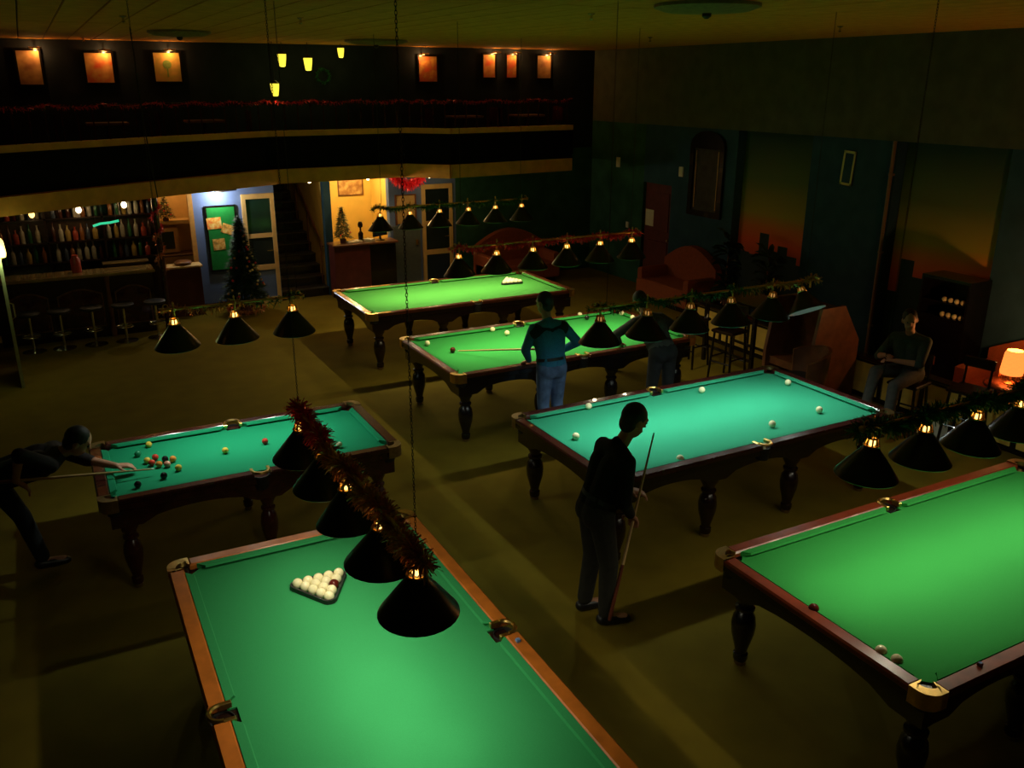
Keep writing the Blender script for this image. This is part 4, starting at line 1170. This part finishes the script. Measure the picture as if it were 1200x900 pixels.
# glass door leaf at the left edge
d1 = MB().box(0, .04, 0, .06, 0, 2.05).box(0, .04, .84, .90, 0, 2.05).box(0, .04, .06, .84, 0, .1).box(0, .04, .06, .84, 1.95, 2.05).build('door_1', mat('door_pale', (.50, .56, .42), .4, var=.08))
d1.location = (-.60, 13.02, 0); struct(d1); d1.rotation_euler = (0, 0, .05)
MB().box(.015, .025, .06, .84, .1, 1.95).build('pane', glass_dark, d1)
MB().tube([(.04, .05, .95), (.08, .05, .97), (.08, .05, 1.15), (.04, .05, 1.17)], .012, 8).build('door_handle', chrome, d1)
# kitchen corner right of the bar
kc = empty('kitchen_unit', 'cream kitchen unit with dark oven window right of the bar', 'kitchen unit', (2.02, 17.0, 0))
MB().box(-.38, .38, -.05, .24, 1.50, 1.56).build('upper_shelf', cream, kc)
MB().box(-.38, .38, -.1, .24, .0, .92).build('base_unit', cream, kc)
MB().bbox(-.40, .40, -.14, .24, .92, .96, .01).build('worktop', wood_brown, kc)
MB().box(-.30, .12, .0, .22, .98, 1.42).build('oven', cream, kc)
MB().box(-.24, .04, -.012, .0, 1.05, 1.36).build('oven_window', glass_dark, kc)
fr_ = empty('counter_flap', 'dark red side counter with pale edge beside the blue wall', 'counter', (2.02, 16.15, 0))
MB().box(-.33, .30, -.12, .12, 0, .86).build('body', door_red, fr_)
MB().bbox(-.36, .33, -.16, .16, .86, .90, .01).build('worktop', cream, fr_)
o = MB().lathe([(.13, 0), (.15, .03), (.15, .05), (.12, .07)], 16).build('dish', wood_brown, smooth=40); o.location = (2.05, 16.15, .90); tag(o, 'low brown dish on the side counter', 'dish')
st = empty('christmas_tree', 'tiny lit tree on the kitchen shelf right of the bar', 'Christmas tree', (1.95, 16.95, 1.56))
def fir(t, h, r, n, seed, orn, base=.12, osz=.02):
    rr = random.Random(seed)
    MB().lathe([(r * .28, 0), (r * .32, base * .8), (r * .25, base)], 12).build('pot', door_red, t, smooth=40)
    MB().tube([(0, 0, base * .8), (0, 0, h * .95)], [r * .06, r * .02], 6).build('trunk', wood_brown, t)
    m = MB()
    for i in range(n):
        z = base + (h - base) * (1 - math.sqrt(rr.random())) if rr.random() < .9 else h * rr.uniform(.7, 1)
        w = 1 - (z - base) / (h - base)
        lay = (w * 7) % 1.0
        rad = r * w * (.72 + .28 * lay)
        a = rr.uniform(0, 2 * PI); q = rr.uniform(.25, 1)
        p = Vector((math.cos(a) * rad * q, math.sin(a) * rad * q, z + (1 - q) * .06 * h))
        d = Vector((math.cos(a), math.sin(a), rr.uniform(-.5, .3))) * (.05 + .05 * h) * rr.uniform(.5, 1)
        s_ = Vector((-math.sin(a), math.cos(a), rr.uniform(-.6, .6))) * (.006 + .004 * h)
        m.add([p - s_, p + s_, p + d], [(0, 1, 2)])
    me = bpy.data.meshes.new('foliage'); me.from_pydata(m.v, [], m.f); me.materials.append(needle)
    link('foliage', me, t)['kind'] = 'stuff'
    om = [MB().sphere((0, 0, 0), osz, 10, 6).mesh('ornament', x, 180) for x in (ball_white, tin_gold, tin_red)]
    for i in range(orn):
        z = base + (h - base) * rr.uniform(.03, .92); w = 1 - (z - base) / (h - base); a = rr.uniform(-2.7, .2)
        link('ornament', om[i % 3], t, loc=(math.cos(a) * r * w * 1.0, math.sin(a) * r * w * 1.0, z))
    MB().lathe([(.001, 0), (osz * .8, osz), (osz * .4, osz * 1.8), (.001, osz * 4)], 8, (0, 0, h * .97)).build('tree_top', ball_white, t)
fir(st, .42, .17, 900, 5, 10, .06, .014)
ct = empty('christmas_tree', 'dark Christmas tree with pale ornaments beside the blue door', 'Christmas tree', (2.98, 15.75, 0))
fir(ct, 1.66, .42, 7000, 6, 36, .25, .022)
skirt = []
tinsel([(.30 * math.cos(k * PI / 8), .30 * math.sin(k * PI / 8), .10) for k in range(17)], 500, .08, (tin_red, tin_copper), ct, 71)
rt2 = empty('christmas_tree', 'little decorated tree on the left end of the reception desk', 'Christmas tree', (4.98, 16.22, 1.04))
fir(rt2, .66, .19, 1600, 8, 14, .08, .015)
# poster with light on the blue wall
po = empty('poster', 'green poster with three pale cards on the blue wall', 'poster', (2.82, YB, .70))
MB().box(-.24, .24, -.03, 0, 0, 1.12).build('board', mat('poster_green', (.010, .24, .045), .5, var=.1), po)
MB().box(-.27, -.24, -.035, 0, -.03, 1.15).box(.24, .27, -.035, 0, -.03, 1.15).box(-.24, .24, -.035, 0, -.03, 0).box(-.24, .24, -.035, 0, 1.12, 1.15).build('frame', wood_black, po)
cards = [(-.13, .84, .25, .20, .05, ball_orange), (.10, .72, .22, .17, -.35, cream), (-.08, .46, .21, .20, .04, cream)]
for u, z, w, h, rz, cm in cards:
    o = MB().box(-w / 2, w / 2, -.005, 0, -h / 2, h / 2).build('card', art_mat('card_art%d' % int(z * 100), (.85, .16, .03) if cm is ball_orange else (.30, .20, .05), (.9, .70, .25), (.85, .45, .08), 14), po)
    o.location = (u, -.031, z); o.rotation_euler = (0, -rz, 0)
pl_ = empty('picture_light', 'black picture light above the green poster, lighting the blue wall', 'wall lamp', (2.92, YB, 2.06))
MB().tube([(-.19, -.18, .04), (.19, -.18, .07)], .016, 8).tube([(.0, -.18, .05), (0, -.06, .06), (0, 0, .02)], .008, 6).build('lamp_body', iron, pl_, smooth=50)
light('POINT', 'wall_glow', (-.15, -.24, -.0), 24.0, (1.0, .92, .78), pl_, size=.03)
# doors on the back wall
def glazed_door(nm, x0, x1, mats):
    w = x1 - x0
    d = MB().box(0, .07, -.05, .02, 0, 2.02).box(w - .07, w, -.05, .02, 0, 2.02).box(.07, w - .07, -.05, .02, 1.93, 2.02).build(nm, mats[0])
    d.location = (x0, YB, 0); struct(d)
    for z0, z1 in ((.0, .1), (.62, .72), (1.22, 1.30)):
        MB().box(.07, w - .07, -.035, .0, z0, z1).build('cross_rail', mats[0], d)
    for z0, z1, mt in ((.1, .62, mats[1]), (.72, 1.22, glass_dark), (1.30, 1.93, glass_dark)):
        MB().box(.07, w - .07, -.02, -.0, z0, z1).build('pane' if mt is glass_dark else 'lower_panel', mt, d)
    MB().tube([(w - .10, -.035, .98), (w - .10, -.08, .98), (w - .2, -.08, .98)], .010, 8).build('door_handle', chrome, d)
glazed_door('door_2', 3.20, 3.78, (cream, wall_blue))
glazed_door('door_4', 6.70, 7.36, (cream, mat('panel_navy', (.012, .03, .06), .4, var=.1)))
gp = MB().bbox(-.28, .28, -.04, 0, 0, 1.25, .01).build('service_hatch', grey_panel); gp.location = (6.36, YB, 0); tag(gp, 'grey panel beside the reception opening, left of the far blue door', 'panel')
o = MB().box(-.02, .02, -.03, 0, -.05, .05).build('knob', brass, gp); o.location = (.2, -.04, .9)
hp = empty('hatch_frame', 'beige framed hatch above the grey panel', 'hatch', (6.36, YB, 1.28))
MB().box(-.2, .2, -.02, 0, 0, .55).build('board', mat('beige_board', (.55, .36, .13), .6, var=.1), hp)
MB().box(-.22, -.19, -.035, 0, -.02, .57).box(.19, .22, -.035, 0, -.02, .57).box(-.19, .19, -.035, 0, .55, .57).build('frame', wood_brown, hp)
# red swag
sw = empty('red_swag', 'dark red garland swag under the balcony above the grey panel', 'garland', (6.25, 15.95, 2.05))
tinsel([(-.30 + .6 * k / 10, 0, .22 - .16 * math.sin(PI * k / 10)) for k in range(11)], 1400, .13, (tin_red,), sw, 33)
# staircase
sc = empty('staircase', 'dark staircase rising behind the opening right of the blue door', 'stairs', (4.26, YB, 0))
stp = mat('stair_tread', (.045, .035, .022), .6, var=.2)
for k in range(13):
    MB().box(-.46, .46, .02 + k * .27, .30 + k * .27 + .27, k * .175, (k + 1) * .175 - .03).build('riser', wood_black, sc)
    MB().bbox(-.46, .46, .0 + k * .27, .30 + k * .27, (k + 1) * .175 - .03, (k + 1) * .175, .006).build('tread', stp, sc)
MB().tube([(.40, .05, .95), (.40, 3.3, 3.05)], .022, 8).build('handrail', wood_brown, sc)
for k in range(0, 12, 3): MB().tube([(.40, .2 + k * .27, .2 + k * .175), (.40, .2 + k * .27, 1.04 + k * .175)], .012, 6).build('rail_post', wood_brown, sc)
# reception
rd = empty('reception_desk', 'dark red reception desk in front of the yellow back room', 'desk', (5.36, 16.2, 0))
MB().box(-.62, .08, -.18, .18, 0, 1.0).build('front', door_red, rd)
MB().box(.08, .62, -.14, .18, 0, .98).build('side_front', wood_black, rd)
MB().bbox(-.65, .65, -.22, .2, 1.0, 1.04, .01).build('worktop', wood_brown, rd)
mo = empty('monitor', 'dark computer monitor on the right end of the reception desk', 'monitor', (5.72, 16.2, 1.04), .5)
MB().box(-.19, .19, -.015, .02, .08, .36).build('casing', leather_black, mo)
MB().box(-.17, .17, -.019, -.015, .10, .34).build('screen', mat('screen_blue', (.02, .04, .08), .2), mo)
MB().lathe([(.09, 0), (.09, .01), (.02, .02), (.02, .1)], 12).build('stand', leather_black, mo)
o = MB().lathe([(.045, 0), (.05, .02), (.05, .16), (.02, .20), (.018, .26), (.045, .28), (.05, .33), (.03, .38)], 12).build('desk_figurine', wood_dark, smooth=40); o.location = (5.33, 16.2, 1.04); tag(o, 'small dark figurine on the middle of the reception desk', 'figurine')
for i, (x, w, mt) in enumerate(((5.12, .16, paper), (5.25, .1, white_plastic), (5.48, .14, paper))):
    o = MB().bbox(-w / 2, w / 2, -.09, .09, 0, .03 + .01 * i, .004).build('paper_stack', mt); o.location = (x, 16.15, 1.04); o.rotation_euler = (0, 0, .3 * i)
    tag(o, ('paper stack beside the little tree on the reception desk', 'low white box between the paper stacks on the reception desk', 'paper stack right of the figurine on the reception desk')[i], 'papers')
pw2 = empty('wall_picture', 'busy little picture on the yellow wall of the back room', 'picture', (5.75, 18.0, 1.72))
MB().box(-.25, .25, -.02, 0, 0, .48).build('canvas', art_mat('art_e', (.3, .14, .04), (.6, .4, .15), (.4, .22, .07), 9), pw2)
MB().box(-.27, .27, -.03, 0, -.02, 0).box(-.27, .27, -.03, 0, .48, .5).box(-.27, -.25, -.03, 0, 0, .48).box(.25, .27, -.03, 0, 0, .48).build('frame', wood_brown, pw2)
sb = MB().prism_dir([(0, 0), (0, 1.0), (1.0, 1.0)], (4.80, 17.7, 1.62), (1, 0, 0), (0, 0, 1), (0, 1, 0), 0, .25).build('stair_soffit', mat('soffit_brown', (.20, .09, .02), .7, var=.15))
tag(sb, 'brown sloping underside of stairs in the yellow back room', 'soffit')
ol = empty('ceiling_lamp', 'round ceiling lamp lighting the yellow back room', 'ceiling light', (5.5, 17.2, 2.60))
MB().lathe([(.14, 0), (.15, -.03), (.11, -.09), (.03, -.11)], 18).build('glass', mat('lamp_glass', (1, .9, .7), .4, emit=(1, .75, .35), estr=4), ol, smooth=50)
light('POINT', 'room_light', (0, 0, -.25), 42, (1, .72, .3), ol, size=.1)
kl = empty('ceiling_lamp', 'small ceiling lamp lighting the cream kitchen corner', 'ceiling light', (2.05, 16.85, 2.55))
MB().lathe([(.08, 0), (.09, -.02), (.05, -.06)], 14).build('glass', MATS['lamp_glass'], kl, smooth=50)
light('POINT', 'kitchen_light', (0, 0, -.15), 4, (1, .65, .28), kl, size=.06)
# hanging cable in front of the balcony
o = MB().tube([(1.29, 12.4, CEIL), (1.31, 12.4, 3.4), (1.36, 12.4, 2.5)], .008, 6).build('hanging_cable', iron); tag(o, 'thin loose cable hanging from the ceiling before the left balcony', 'cable')
